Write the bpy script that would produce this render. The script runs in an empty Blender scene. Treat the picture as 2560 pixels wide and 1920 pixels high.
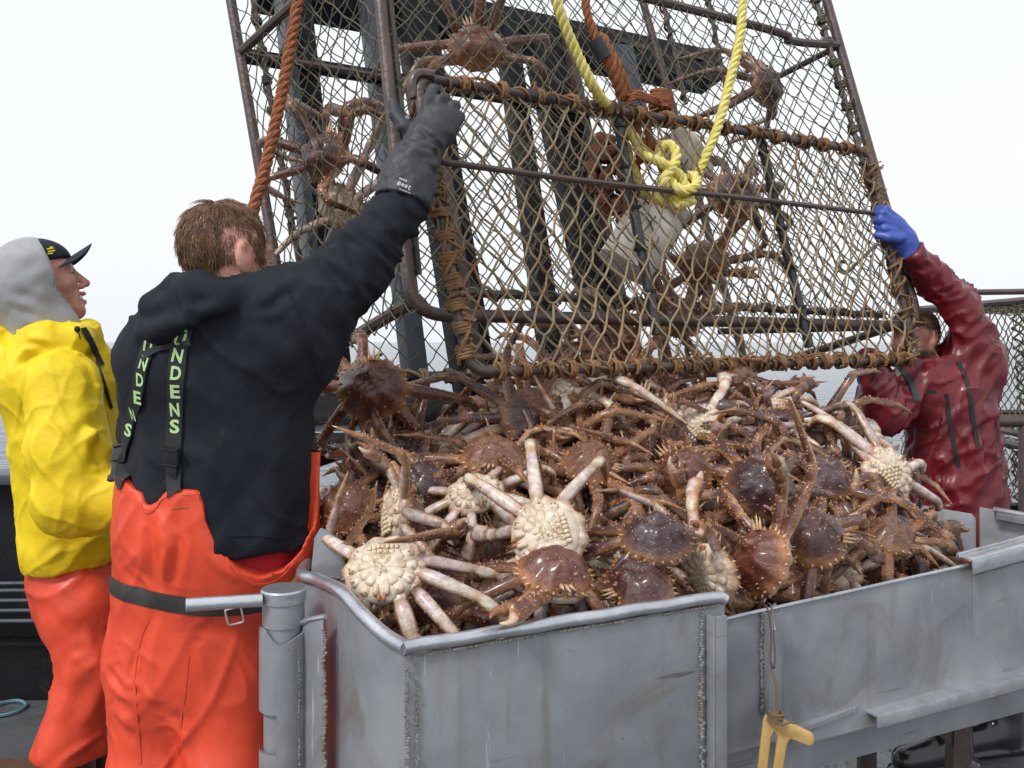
import bpy, bmesh, math, random
import numpy as np
from mathutils import Vector, Matrix, Quaternion
from mathutils.bvhtree import BVHTree

scene = bpy.context.scene
COL = scene.collection

# ------------------------------------------------------------------ camera
F = 2217.0            # focal length in pixels of the 2560 px wide photograph
CAMZ = 1.42           # eye height above the deck
HY = 855.0            # image row of the horizon
cam_data = bpy.data.cameras.new('camera')
cam = bpy.data.objects.new('camera', cam_data)
COL.objects.link(cam)
cam.location = (0, 0, CAMZ)
cam.rotation_euler = (math.radians(90), 0, 0)
cam_data.sensor_width = 36.0
cam_data.lens = F / 2560 * 36.0
cam_data.shift_y = -(960 - HY) / 2560
cam_data.clip_start = 0.05
cam_data.clip_end = 60000
scene.camera = cam

# ------------------------------------------------------------------ sky, sun, exposure
SUN_EL, SUN_ROT = math.radians(50), math.radians(222)
world = bpy.data.worlds.new('World')
scene.world = world
world.use_nodes = True
wn, wl = world.node_tree.nodes, world.node_tree.links
bg = wn['Background']
sky = wn.new('ShaderNodeTexSky')
sky.sky_type = 'NISHITA'
sky.sun_disc = False
sky.sun_elevation = SUN_EL
sky.sun_rotation = SUN_ROT
sky.dust_density = 4.0
sky.air_density = 1.0
hs = wn.new('ShaderNodeHueSaturation')            # cloud: the blue is almost gone
hs.inputs['Saturation'].default_value = 0.10
mixw = wn.new('ShaderNodeMixRGB')                 # an even sheet of overcast
mixw.inputs['Fac'].default_value = 0.80
mixw.inputs['Color2'].default_value = (9.1, 9.45, 9.95, 1)
wl.new(sky.outputs['Color'], hs.inputs['Color'])
wl.new(hs.outputs['Color'], mixw.inputs['Color1'])
wl.new(mixw.outputs['Color'], bg.inputs['Color'])
bg.inputs['Strength'].default_value = 0.086

sun_data = bpy.data.lights.new('sun', 'SUN')
sun_data.energy = 1.5
sun_data.angle = math.radians(10)
sun_data.color = (1.0, 0.97, 0.93)
sun = bpy.data.objects.new('sun', sun_data)
COL.objects.link(sun)
sd = Vector((math.sin(SUN_ROT) * math.cos(SUN_EL), math.cos(SUN_ROT) * math.cos(SUN_EL), math.sin(SUN_EL)))
sun.rotation_euler = sd.to_track_quat('Z', 'Y').to_euler()

scene.view_settings.view_transform = 'Standard'
scene.view_settings.look = 'None'
scene.view_settings.exposure = 0.50
scene.view_settings.gamma = 1.0
scene.render.engine = 'CYCLES'
scene.cycles.use_denoising = True
scene.cycles.max_bounces = 6
scene.cycles.sample_clamp_indirect = 6.0

# ------------------------------------------------------------------ helpers
def P(px, py, d):
    """photo pixel at distance d in front of the camera -> point in metres"""
    return Vector(((px - 1280) * d / F, d, CAMZ + (HY - py) * d / F))

def PX(p):
    return (1280 + F * p[0] / p[1], HY - F * (p[2] - CAMZ) / p[1])

class MB:
    """collects pieces of one mesh"""
    def __init__(self):
        self.v, self.f, self.m, self.c = [], [], [], []
        self.mi = 0
        self.col = (1, 1, 1)
    def add(self, verts, faces, cols=None):
        o = len(self.v)
        self.v.extend([tuple(p) for p in verts])
        if cols is None: self.c.extend([self.col] * len(verts))
        else: self.c.extend(cols)
        for f in faces:
            self.f.append(tuple(i + o for i in f)); self.m.append(self.mi)
    def box(self, c, ax, ay, az):
        """centre and three half-vectors"""
        c, ax, ay, az = map(Vector, (c, ax, ay, az))
        vs = [c + sx * ax + sy * ay + sz * az for sz in (-1, 1) for sy in (-1, 1) for sx in (-1, 1)]
        fs = [(0, 2, 3, 1), (4, 5, 7, 6), (0, 1, 5, 4), (2, 6, 7, 3), (0, 4, 6, 2), (1, 3, 7, 5)]
        self.add(vs, fs)
    def bar(self, a, b, w, t, up=(0, 0, 1)):
        """rectangular bar from a to b; w = width along the side vector, t = along up"""
        a, b = Vector(a), Vector(b)
        d = (b - a); L = d.length; d.normalize()
        up = Vector(up); s = d.cross(up).normalized(); u = s.cross(d).normalized()
        self.box((a + b) / 2, d * L / 2, s * w / 2, u * t / 2)
    def tube(self, pts, r, n=8, cap=True, flat=1.0, closed=False, twist=0.0, lobes=0):
        pts = [Vector(p) for p in pts]
        N = len(pts)
        rs = r if hasattr(r, '__len__') else [r] * N
        tan = []
        for i in range(N):
            if closed: t = pts[(i + 1) % N] - pts[i - 1]
            else: t = pts[min(i + 1, N - 1)] - pts[max(i - 1, 0)]
            tan.append(t.normalized() if t.length > 1e-9 else Vector((0, 0, 1)))
        ref = Vector((0, 0, 1)) if abs(tan[0].z) < .9 else Vector((1, 0, 0))
        nrm = (ref - tan[0] * ref.dot(tan[0])).normalized()
        vs = []
        for i in range(N):
            nrm = nrm - tan[i] * nrm.dot(tan[i])
            if nrm.length < 1e-6: nrm = tan[i].orthogonal()
            nrm.normalize()
            bi = tan[i].cross(nrm)
            for k in range(n):
                a = 2 * math.pi * k / n + twist * i
                rr = rs[i]
                vs.append(pts[i] + nrm * math.cos(a) * rr + bi * math.sin(a) * rr * flat)
        fs = []
        for i in range(N if closed else N - 1):
            j = (i + 1) % N
            for k in range(n):
                k2 = (k + 1) % n
                fs.append((i * n + k, i * n + k2, j * n + k2, j * n + k))
        if cap and not closed:
            fs.append(tuple(range(n - 1, -1, -1)))
            fs.append(tuple((N - 1) * n + k for k in range(n)))
        self.add(vs, fs)
    def ball(self, c, r, nu=8, nv=5, sc=(1, 1, 1)):
        c = Vector(c); vs = []; fs = []
        for j in range(nv + 1):
            th = math.pi * j / nv
            for i in range(nu):
                a = 2 * math.pi * i / nu
                vs.append(c + Vector((r * sc[0] * math.sin(th) * math.cos(a), r * sc[1] * math.sin(th) * math.sin(a), r * sc[2] * math.cos(th))))
        for j in range(nv):
            for i in range(nu):
                i2 = (i + 1) % nu
                fs.append((j * nu + i, (j + 1) * nu + i, (j + 1) * nu + i2, j * nu + i2))
        self.add(vs, fs)
    def cone(self, base, tip, r, n=4, tipcol=None):
        base, tip = Vector(base), Vector(tip)
        d = (tip - base)
        if d.length < 1e-9: return
        d.normalize(); s = d.orthogonal().normalized(); u = d.cross(s)
        vs = [base + r * (math.cos(2 * math.pi * k / n) * s + math.sin(2 * math.pi * k / n) * u) for k in range(n)] + [tip]
        fs = [(k, (k + 1) % n, n) for k in range(n)]
        self.add(vs, fs, None if tipcol is None else [self.col] * n + [tipcol])
    def plate(self, outline, thick):
        """outline: world points of a flat polygon, thick: vector"""
        o = [Vector(p) for p in outline]; n = len(o); t = Vector(thick)
        vs = o + [p + t for p in o]
        fs = [tuple(range(n - 1, -1, -1)), tuple(range(n, 2 * n))]
        fs += [(i, (i + 1) % n, n + (i + 1) % n, n + i) for i in range(n)]
        self.add(vs, fs)
    def build(self, name, mats, parent=None, smooth=True, bevel=0, auto=40, colors=False):
        me = bpy.data.meshes.new(name)
        me.from_pydata(self.v, [], self.f)
        mats = mats if isinstance(mats, (list, tuple)) else [mats]
        for m in mats: me.materials.append(m)
        if len(mats) > 1: me.polygons.foreach_set('material_index', self.m)
        if colors:
            at = me.color_attributes.new('Col', 'FLOAT_COLOR', 'POINT')
            at.data.foreach_set('color', np.c_[np.array(self.c, dtype=np.float32), np.ones(len(self.c), np.float32)].ravel())
        bm = bmesh.new(); bm.from_mesh(me)
        bmesh.ops.recalc_face_normals(bm, faces=bm.faces)
        if bevel:
            es = [e for e in bm.edges if len(e.link_faces) == 2 and e.calc_face_angle(0) > .6]
            bmesh.ops.bevel(bm, geom=es, offset=bevel, segments=2, affect='EDGES', profile=.6)
        bm.to_mesh(me); bm.free()
        if smooth:
            me.polygons.foreach_set('use_smooth', [True] * len(me.polygons))
            if auto: me.set_sharp_from_angle(angle=math.radians(auto))
        me.update()
        return link(name, me, parent)

def link(name, me, parent=None):
    o = bpy.data.objects.new(name, me)
    COL.objects.link(o)
    if parent is not None: o.parent = parent
    return o

def thing(name, label, cat, group=None, loc=(0, 0, 0)):
    o = bpy.data.objects.new(name, None); COL.objects.link(o)
    o.empty_display_size = .05
    o.location = loc
    return tag(o, label, cat, group)

def tag(o, label, cat, group=None):
    o['label'] = label; o['category'] = cat
    if group: o['group'] = group
    return o

def structure(o):
    o['kind'] = 'structure'; return o

def bez(pts, n=12):
    """smooth curve through points (Catmull-Rom)"""
    pts = [Vector(p) for p in pts]
    if len(pts) < 3: return [pts[0].lerp(pts[-1], i / n) for i in range(n + 1)]
    q = [2 * pts[0] - pts[1]] + pts + [2 * pts[-1] - pts[-2]]
    out = []
    for i in range(1, len(q) - 2):
        for k in range(n):
            t = k / n
            a, b, c, d = q[i - 1], q[i], q[i + 1], q[i + 2]
            out.append(.5 * ((2 * b) + (c - a) * t + (2 * a - 5 * b + 4 * c - d) * t * t + (3 * b - a - 3 * c + d) * t ** 3))
    out.append(pts[-1])
    return out

def rounded(pts, r, n=6, closed=False):
    """polyline with rounded corners"""
    pts = [Vector(p) for p in pts]; out = []
    N = len(pts)
    for i in range(N):
        if not closed and (i == 0 or i == N - 1): out.append(pts[i]); continue
        a, b, c = pts[i - 1], pts[i], pts[(i + 1) % N]
        u, w = (a - b), (c - b)
        rr = min(r, u.length * .45, w.length * .45)
        p, q = b + u.normalized() * rr, b + w.normalized() * rr
        for k in range(n + 1):
            t = k / n
            out.append((1 - t) ** 2 * p + 2 * t * (1 - t) * b + t * t * q)
    return out

# ------------------------------------------------------------------ materials
MATS = {}
def mat(name, col, rough=.5, metal=0., col2=None, nscale=8., namt=.5, col3=None, n3scale=3., n3lo=.55, n3hi=.7,
        bump=0., bscale=60., bump2=0., b2scale=8., coat=0., sss=0., stretch=None, spec=.5, rvar=0., attr=False, sheen=0., trans=0., wrinkle=None, grime=False, orand=0.):
    m = bpy.data.materials.new(name); MATS[name] = m
    m.use_nodes = True
    nt = m.node_tree; N, L = nt.nodes, nt.links
    b = N['Principled BSDF']
    b.inputs['Roughness'].default_value = rough
    b.inputs['Metallic'].default_value = metal
    b.inputs['Specular IOR Level'].default_value = spec
    b.inputs['Coat Weight'].default_value = coat
    b.inputs['Coat Roughness'].default_value = .15
    if sheen: b.inputs['Sheen Weight'].default_value = sheen
    if trans: b.inputs['Transmission Weight'].default_value = trans
    if sss:
        b.inputs['Subsurface Weight'].default_value = sss
        b.inputs['Subsurface Radius'].default_value = (.012, .005, .003)
    tc = N.new('ShaderNodeTexCoord')
    vec = tc.outputs['Object']
    if stretch:
        mp = N.new('ShaderNodeMapping'); mp.inputs['Scale'].default_value = stretch
        L.new(vec, mp.inputs['Vector']); vec = mp.outputs['Vector']
    def noise(scale, detail=5., rgh=.6, dist=0.):
        n = N.new('ShaderNodeTexNoise')
        n.inputs['Scale'].default_value = scale; n.inputs['Detail'].default_value = detail
        n.inputs['Roughness'].default_value = rgh; n.inputs['Distortion'].default_value = dist
        L.new(vec, n.inputs['Vector']); return n.outputs['Fac']
    def ramp(fac, lo, hi):
        r = N.new('ShaderNodeMapRange'); r.inputs['From Min'].default_value = lo; r.inputs['From Max'].default_value = hi
        r.interpolation_type = 'SMOOTHSTEP'
        L.new(fac, r.inputs['Value']); return r.outputs['Result']
    def mix(fac, c1, c2, mode='MIX'):
        x = N.new('ShaderNodeMix'); x.data_type = 'RGBA'; x.blend_type = mode
        if isinstance(fac, float): x.inputs[0].default_value = fac
        else: L.new(fac, x.inputs[0])
        for s, c in ((6, c1), (7, c2)):
            if isinstance(c, tuple): x.inputs[s].default_value = (*c[:3], 1)
            else: L.new(c, x.inputs[s])
        return x.outputs[2]
    cur = tuple(col)
    if attr:
        a = N.new('ShaderNodeVertexColor'); a.layer_name = 'Col'
        cur = a.outputs['Color']
        if tuple(col) != (1, 1, 1): cur = mix(1.0, cur, tuple(col), 'MULTIPLY')
    if col2 is not None:
        f = ramp(noise(nscale), .5 - .25 / max(namt, .01) * .5, .5 + .25 / max(namt, .01) * .5)
        cur = mix(f, cur, tuple(col2), 'MULTIPLY' if attr else 'MIX')
    if col3 is not None:
        cur = mix(ramp(noise(n3scale, 6., .65, .6), n3lo, n3hi), cur, tuple(col3))
    if grime:                               # brown runs, smears and scratches on the sheet metal
        def stretched(scl, rot, scale, lo, hi, c, amt, dist=0.):
            nonlocal cur
            mp = N.new('ShaderNodeMapping'); mp.inputs['Scale'].default_value = scl; mp.inputs['Rotation'].default_value = rot
            L.new(tc.outputs['Object'], mp.inputs['Vector'])
            n = N.new('ShaderNodeTexNoise'); n.inputs['Scale'].default_value = scale; n.inputs['Detail'].default_value = 6; n.inputs['Roughness'].default_value = .65; n.inputs['Distortion'].default_value = dist
            L.new(mp.outputs['Vector'], n.inputs['Vector'])
            f = ramp(n.outputs['Fac'], lo, hi)
            mu = N.new('ShaderNodeMath'); mu.operation = 'MULTIPLY'; mu.inputs[1].default_value = amt; L.new(f, mu.inputs[0])
            cur = mix(mu.outputs[0], cur, c)
        stretched((7, 7, .7), (0, 0, 0), 2.0, .52, .76, (.19, .15, .095), .55, .3)
        stretched((1, 1, 1), (0, 0, 0), 4.5, .50, .74, (.17, .14, .10), .6, .8)
        stretched((3, 3, 30), (0, .55, .5), 1.1, .66, .72, (.10, .08, .06), .7)
        stretched((40, 40, 3), (.2, .35, 0), 1.3, .65, .70, (.60, .61, .62), .5)
        stretched((1, 1, 1), (0, 0, 0), 55, .68, .74, (.10, .08, .06), .8)
    if orand:                               # every piece a little lighter or darker
        oi = N.new('ShaderNodeObjectInfo'); r = N.new('ShaderNodeMapRange'); r.inputs['To Min'].default_value = 1 - orand; r.inputs['To Max'].default_value = 1 + orand
        L.new(oi.outputs['Random'], r.inputs['Value'])
        hv = N.new('ShaderNodeHueSaturation'); L.new(r.outputs['Result'], hv.inputs['Value'])
        if isinstance(cur, tuple): hv.inputs['Color'].default_value = (*cur, 1)
        else: L.new(cur, hv.inputs['Color'])
        cur = hv.outputs['Color']
    if isinstance(cur, tuple): b.inputs['Base Color'].default_value = (*cur, 1)
    else: L.new(cur, b.inputs['Base Color'])
    if rvar:
        r = N.new('ShaderNodeMapRange'); r.inputs['To Min'].default_value = max(0.03, rough - rvar); r.inputs['To Max'].default_value = min(1, rough + rvar)
        r.inputs['From Min'].default_value = .3; r.inputs['From Max'].default_value = .7
        L.new(noise(nscale * .7, 6.), r.inputs['Value']); L.new(r.outputs['Result'], b.inputs['Roughness'])
    last = None
    for amt, sc in ((bump2, b2scale), (bump, bscale)):
        if amt:
            bp = N.new('ShaderNodeBump'); bp.inputs['Strength'].default_value = min(1, amt)
            bp.inputs['Distance'].default_value = .6 / sc
            L.new(noise(sc, 4.), bp.inputs['Height'])
            if last: L.new(last, bp.inputs['Normal'])
            last = bp.outputs['Normal']
    for wk in wrinkle or ():                # crisp folds: (scale, strength, distance, stretch xyz, rotation)
        sc, st, dist, stc, rot = wk
        mp = N.new('ShaderNodeMapping'); mp.inputs['Scale'].default_value = stc; mp.inputs['Rotation'].default_value = rot
        L.new(tc.outputs['Object'], mp.inputs['Vector'])
        n = N.new('ShaderNodeTexNoise'); n.noise_type = 'RIDGED_MULTIFRACTAL'
        n.inputs['Scale'].default_value = sc; n.inputs['Detail'].default_value = 2.5; n.inputs['Roughness'].default_value = .45
        n.inputs['Distortion'].default_value = .5
        L.new(mp.outputs['Vector'], n.inputs['Vector'])
        bp = N.new('ShaderNodeBump'); bp.inputs['Strength'].default_value = st; bp.inputs['Distance'].default_value = dist
        L.new(n.outputs['Fac'], bp.inputs['Height'])
        if last: L.new(last, bp.inputs['Normal'])
        last = bp.outputs['Normal']
    if last: L.new(last, b.inputs['Normal'])
    return m

alu = mat('aluminium_sheet', (.335, .345, .37), .42, .30, col2=(.245, .255, .28), nscale=5, namt=.7, grime=True, bump=.05, bscale=160, bump2=.025, b2scale=5, rvar=.12)
alu_bright = mat('worn_bright_aluminium', (.62, .63, .67), .3, .75, col2=(.45, .46, .5), nscale=14, bump=.12, bscale=90, bump2=.10, b2scale=22)
weld = mat('weld_bead', (.36, .35, .33), .45, .5, col2=(.2, .17, .13), nscale=25, bump=.5, bscale=120)
pipe_steel = mat('rusty_dark_pipe', (.06, .045, .045), .42, .2, col2=(.11, .075, .065), nscale=9, col3=(.16, .07, .035), n3scale=14, n3lo=.55, n3hi=.75, bump=.4, bscale=60, coat=.15)
black_steel = mat('black_painted_steel', (.0045, .005, .0075), .55, .0, spec=.25, col2=(.011, .011, .015), nscale=4, col3=(.07, .045, .035), n3scale=5, n3lo=.56, n3hi=.75, bump=.25, bscale=50, rvar=.12)
grey_steel = mat('grey_painted_steel', (.085, .098, .128), .45, .1, col2=(.06, .07, .09), nscale=6, col3=(.08, .05, .04), n3scale=4, n3lo=.6, n3hi=.8, bump=.2, bscale=50)
wet_steel = mat('wet_black_steel', (.012, .012, .014), .22, .1, col2=(.03, .026, .025), nscale=7, bump=.35, bscale=30, coat=.3)
twine_orange = mat('rust_stained_twine', (.21, .092, .036), .85, 0, col2=(.28, .165, .072), nscale=18, col3=(.06, .05, .03), n3scale=9, n3lo=.48, n3hi=.66, bump=.9, bscale=260)
twine_green = mat('green_grey_twine', (.085, .088, .058), .85, 0, col2=(.15, .13, .085), nscale=14, bump=.7, bscale=260)
twine_tan = mat('tan_twine', (.33, .23, .13), .85, 0, col2=(.17, .15, .09), nscale=5, namt=.8, col3=(.30, .135, .055), n3scale=5, n3lo=.52, n3hi=.68, bump=.7, bscale=260)
rope_yellow = mat('yellow_poly_rope', (.78, .66, .10), .5, 0, col2=(.70, .62, .26), nscale=30, col3=(.42, .36, .10), n3scale=11, n3lo=.56, n3hi=.72, bump=.5, bscale=220, spec=.5)
rope_orange = mat('rust_orange_rope', (.33, .105, .035), .8, 0, col2=(.25, .09, .04), nscale=24, bump=.9, bscale=180)
rubber_black = mat('black_rubber_wrap', (.015, .016, .018), .4, 0, col2=(.03, .03, .033), nscale=20, bump=.3, bscale=60)
white_plastic = mat('bait_jar_plastic', (.74, .71, .65), .4, 0, col2=(.62, .56, .47), nscale=14, sss=.15, bump=.2, bscale=30)
gauge_yellow = mat('yellow_gauge_plastic', (.60, .39, .14), .5, 0, col2=(.46, .29, .10), nscale=26, stretch=(1, 1, .25), bump=.2, bscale=60)
cord_brown = mat('brown_cord', (.16, .11, .06), .8, 0, bump=.5, bscale=200)
# ================================================================== SETTING
def sheet(name, x0, x1, y0, y1, z, m):
    mb = MB(); mb.add([(x0, y0, z), (x1, y0, z), (x1, y1, z), (x0, y1, z)], [(0, 1, 2, 3)])
    return structure(mb.build(name, m, smooth=False))

sea_m = bpy.data.materials.new('sea_water'); sea_m.use_nodes = True
def _sea():
    nt = sea_m.node_tree; N, L = nt.nodes, nt.links
    b = N['Principled BSDF']
    b.inputs['Base Color'].default_value = (.062, .082, .112, 1)
    b.inputs['Roughness'].default_value = .12
    b.inputs['IOR'].default_value = 1.33; b.inputs['Specular IOR Level'].default_value = .24
    tc = N.new('ShaderNodeTexCoord'); last = None
    for sc, st, dist, sx in ((.55, .9, .35, 1.0), (2.2, .8, .10, 1.2), (7., .5, .03, 1.0)):
        mp = N.new('ShaderNodeMapping'); mp.inputs['Scale'].default_value = (.8 * sx, 1.25, 1); mp.inputs['Rotation'].default_value = (0, 0, .3)
        L.new(tc.outputs['Object'], mp.inputs['Vector'])
        n = N.new('ShaderNodeTexNoise'); n.inputs['Scale'].default_value = sc; n.inputs['Detail'].default_value = 3
        L.new(mp.outputs['Vector'], n.inputs['Vector'])
        bp = N.new('ShaderNodeBump'); bp.inputs['Strength'].default_value = st; bp.inputs['Distance'].default_value = dist
        L.new(n.outputs['Fac'], bp.inputs['Height'])
        if last: L.new(last, bp.inputs['Normal'])
        last = bp.outputs['Normal']
    L.new(last, b.inputs['Normal'])
_sea()
sheet('sea', -40000, 40000, -300, 40000, -2.6, sea_m)

deck_m = mat('wet_deck', (.15, .155, .165), .10, .25, col2=(.10, .105, .11), nscale=2.5, col3=(.11, .06, .03), n3scale=1.3, n3lo=.56, n3hi=.66, bump=.12, bscale=22, bump2=.12, b2scale=3, rvar=.07)
def _deck():
    mb = MB(); mb.box((0, 1.0, -.30), (6, 0, 0), (0, 4.6, 0), (0, 0, .15)); return structure(mb.build('deck', deck_m, smooth=False))
_deck()

# bulwark on the left with long steel rods in front of it
bul = thing('bulwark', 'black steel bulwark behind the man in the yellow raincoat', 'bulwark')
def _bulwark():
    m = MB(); m.bar((-6, 3.99, .32), (-1.0, 3.99, .32), .12, .94)
    m.build('wall', black_steel, bul, bevel=.008)
    m = MB(); m.bar((-6, 3.95, .82), (-1.0, 3.95, .82), .2, .045); m.build('cap_rail', grey_steel, bul, bevel=.008)
    for k, py in enumerate((1462, 1480, 1505, 1530, 1556)):
        m = MB(); a, b = P(-1600, py + 12, 3.78 - .015 * k), P(460, py - 8, 3.82 - .015 * k); m.tube([a, b], .008, 8); m.build('rod', grey_steel, bul)
    m = MB(); m.bar((-6, 3.9, -.03), (-1.0, 3.9, -.03), .03, .24); m.bar((-6, 3.88, .105), (-1.0, 3.88, .105), .06, .02)
    m.build('kick_plate', black_steel, bul, bevel=.004)
_bulwark()
def _hose():
    m = MB()
    pts = [P(px, py, 1.57 * F / (py - HY)) + Vector((0, 0, .01)) for px, py in ((-60, 1790), (0, 1765), (45, 1757), (65, 1768), (40, 1785), (0, 1795), (-60, 1800))]
    m.tube(bez(pts, 6), .007, 6)
    o = m.build('hose', mat('blue_green_hose', (.12, .24, .28), .5)); tag(o, 'thin blue green line lying on the deck behind the yellow raincoat man', 'hose')
_hose()

_dm = MB(); _dm.box((-1.95, 2.9, -.146), (.62, 0, 0), (0, .42, 0), (0, 0, .006))
structure(_dm.build('deck_mat', mat('rusty_brown_mat', (.115, .052, .022), .85, 0, col2=(.07, .035, .018), nscale=20, bump=.8, bscale=120), smooth=False))

# railing behind the red jacket
rail = thing('railing', 'dark pipe railing by the sea behind the man in the red jacket', 'railing')
def _rail():
    m = MB(); m.tube([P(1500, 1062, 5.0), P(2240, 1052, 5.0), P(2600, 1052, 5.0)], .035, 10); m.build('top_rail', pipe_steel, rail)
    for px in (2118, 1700, 2560):
        m = MB(); a = P(px, 1055, 5.0); m.tube([a, (a.x, a.y, -.15)], .03, 8); m.build('post', pipe_steel, rail)
    m = MB(); m.bar((.6, 5.2, .16), (6, 5.2, .16), .1, .62); m.build('coaming', black_steel, rail)
_rail()

# hydraulic pot launcher behind the pot ---------------------------------
NBL, NBR = P(1030, 786, 2.45), P(2300, 815, 3.45)
FBL, FBR = P(738, 944, 3.10), P(1870, 932, 4.10)
def extend(a, b, L): return a + (b - a).normalized() * L
NTL = extend(NBL, P(950, 0, 2.66), 2.1)
NTR = extend(NBR, P(2066, 0, 3.74), 2.1)
FTL = extend(FBL, P(577, 0, 3.33), 2.1)
FTR = extend(FBR, P(1606, 0, 4.35), 2.1)

_n = (FBR - FBL).cross(FTL - FBL).normalized()
if _n.y < 0: _n = -_n
def behind(px, py, off=.12):
    """point on a plane parallel to the pot's far face, off metres behind it"""
    o = FBL + _n * off
    ray = P(px, py, 1.0) - Vector((0, 0, CAMZ))
    t = (o - Vector((0, 0, CAMZ))).dot(_n) / ray.dot(_n)
    return Vector((0, 0, CAMZ)) + ray * t

launch = thing('pot_launcher', 'tall black steel pot launcher leaning behind the netted crab pot', 'launcher')
def _launcher():
    def beam(name, a, b, wpx, m, off=.12, t=.10, bev=.006):
        A, B = behind(*a, off), behind(*b, off)
        d = (A.y + B.y) / 2
        mb = MB(); mb.bar(A, B, wpx * d / F * .95, t, up=_n); return mb.build(name, m, launch, bevel=bev)
    beam('upright', (722, -160), (850, 1060), 70, black_steel)
    beam('flange', (688, -160), (818, 1060), 24, grey_steel, .10, .13)
    beam('upright', (905, -160), (1052, 1060), 50, grey_steel, .13)
    beam('upright', (1020, -60), (1206, 1080), 100, black_steel, .16)
    beam('flange', (1088, 300), (1222, 1080), 26, pipe_steel, .10, .06)
    beam('upright', (1262, 60), (1402, 1060), 46, black_steel, .13)
    beam('upright', (1345, 60), (1568, 1060), 98, black_steel, .17)
    beam('flange', (1408, 60), (1614, 1060), 24, pipe_steel, .11, .06)
    beam('cross_beam', (640, -42), (1772, 182), 100, black_steel, .30, .16)
    beam('cross_bar', (600, 138), (1660, 306), 26, black_steel, .07, .05)
    beam('gusset', (1548, 120), (1590, 300), 60, grey_steel, .2, .08)
    beam('foot_beam', (700, 1035), (1700, 1032), 70, wet_steel, .05, .16)
    beam('foot_beam', (690, 1120), (1700, 1105), 50, wet_steel, -.1, .2)
    beam('brace', (880, 1250), (1040, 1000), 60, black_steel, .25, .1)
    beam('brace', (700, 1180), (960, 1095), 40, wet_steel, -.05, .1)
    # slots and the socket at the end of the cross beam
    for a, b in (((1690, 128), (1758, 146)), ((1545, 98), (1620, 120))):
        A, B = behind(*a, .215), behind(*b, .215)
        mb = MB(); mb.bar(A, B, .028, .012, up=_n); mb.build('slot', rubber_black, launch)
    mb = MB(); A = behind(1722, 200, .21); mb.tube([A, A + _n * .02], .03, 12); mb.build('socket', rubber_black, launch)
    # legs down to the deck
    for px in (1150, 1600):
        A = behind(px, 1120, .1); mb = MB(); mb.bar(A, (A.x, A.y + .05, -.15), .16, .16, up=(0, 1, 0)); mb.build('leg', black_steel, launch)
_launcher()
# ================================================================== THE CRAB POT
R_ = random.Random(5)
def jit(r, s): return Vector((r.gauss(0, s), r.gauss(0, s), r.gauss(0, s)))

def net(mb, c00, c10, c11, c01, nu, nv, r, seed=0, sag=.012, knot=1.9, bulge=0.0, jitter=.004, skip=None):
    """diamond mesh over a four-cornered panel"""
    rg = random.Random(seed)
    c00, c10, c11, c01 = map(Vector, (c00, c10, c11, c01))
    nrm = (c10 - c00).cross(c01 - c00).normalized()
    nodes = {}
    ph = rg.random() * 6
    for j in range(nv + 1):
        for i in range(nu + 1):
            u = (i + (.5 if j % 2 else 0)) / nu
            if u > 1.0001: continue
            v = j / nv
            p = (c00 * (1 - u) + c10 * u) * (1 - v) + (c01 * (1 - u) + c11 * u) * v
            inner = 0 < j < nv and 0.001 < u < .999
            w = 16 * u * (1 - u) * v * (1 - v)
            p = p + nrm * bulge * w
            if inner:
                p = p + jit(rg, jitter) + nrm * sag * (math.sin(u * 9 + ph) * math.cos(v * 7 + ph) + .5 * math.sin(u * 23 - v * 17))
                p.z -= .01 * w
            nodes[i, j] = p
    for (i, j), p in nodes.items():
        if skip and skip(p): continue
        if knot: mb.ball(p, r * knot, 5, 3)
        if j < nv:
            for di in ((0, 1) if j % 2 else (-1, 0)):
                q = nodes.get((i + di, j + 1))
                if q is None: continue
                mid = (p + q) / 2 + jit(rg, jitter * .5) + Vector((0, 0, -.0025))
                mb.tube([p, mid, q], r, 5, cap=False)

def helix(mb, pts, R, turns_per_m, r, seed=0, wob=.25, n=5, phase=0.):
    """twine wound round a bar"""
    rg = random.Random(seed)
    pts = [Vector(p) for p in pts]
    segL = [(pts[i + 1] - pts[i]).length for i in range(len(pts) - 1)]
    L = sum(segL); T = L * turns_per_m; steps = int(T * 10) + 2
    out = []; a = phase
    wv = [1 + wob * rg.uniform(-1, 1) for _ in range(int(T) + 3)]
    for k in range(steps):
        s = k / (steps - 1) * L
        s2 = s + .35 / turns_per_m * math.sin(s * 21 + seed) * .9
        s2 = min(max(s2, 0), L)
        acc = 0; i = 0
        while i < len(segL) - 1 and acc + segL[i] < s2: acc += segL[i]; i += 1
        t = (s2 - acc) / max(segL[i], 1e-6)
        c = pts[i].lerp(pts[i + 1], t); d = (pts[i + 1] - pts[i]).normalized()
        u = d.orthogonal().normalized(); w = d.cross(u)
        a = phase + 2 * math.pi * s * turns_per_m
        rr = R * wv[int(s * turns_per_m)]
        out.append(c + (u * math.cos(a) + w * math.sin(a)) * rr)
    mb.tube(out, r, n, cap=True)

def bundle(mb, c, d, R, n, r, seed):
    """a few tight turns of twine round a bar"""
    rg = random.Random(seed); d = Vector(d).normalized()
    u = d.orthogonal().normalized(); w = d.cross(u); pts = []
    for k in range(n * 10 + 1):
        a = 2 * math.pi * k / 10
        pts.append(Vector(c) + d * ((k / 10 - n / 2) * r * 1.7 + rg.gauss(0, r * .2)) + (u * math.cos(a) + w * math.sin(a)) * (R + rg.uniform(0, r)))
    mb.tube(pts, r, 5)

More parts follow.
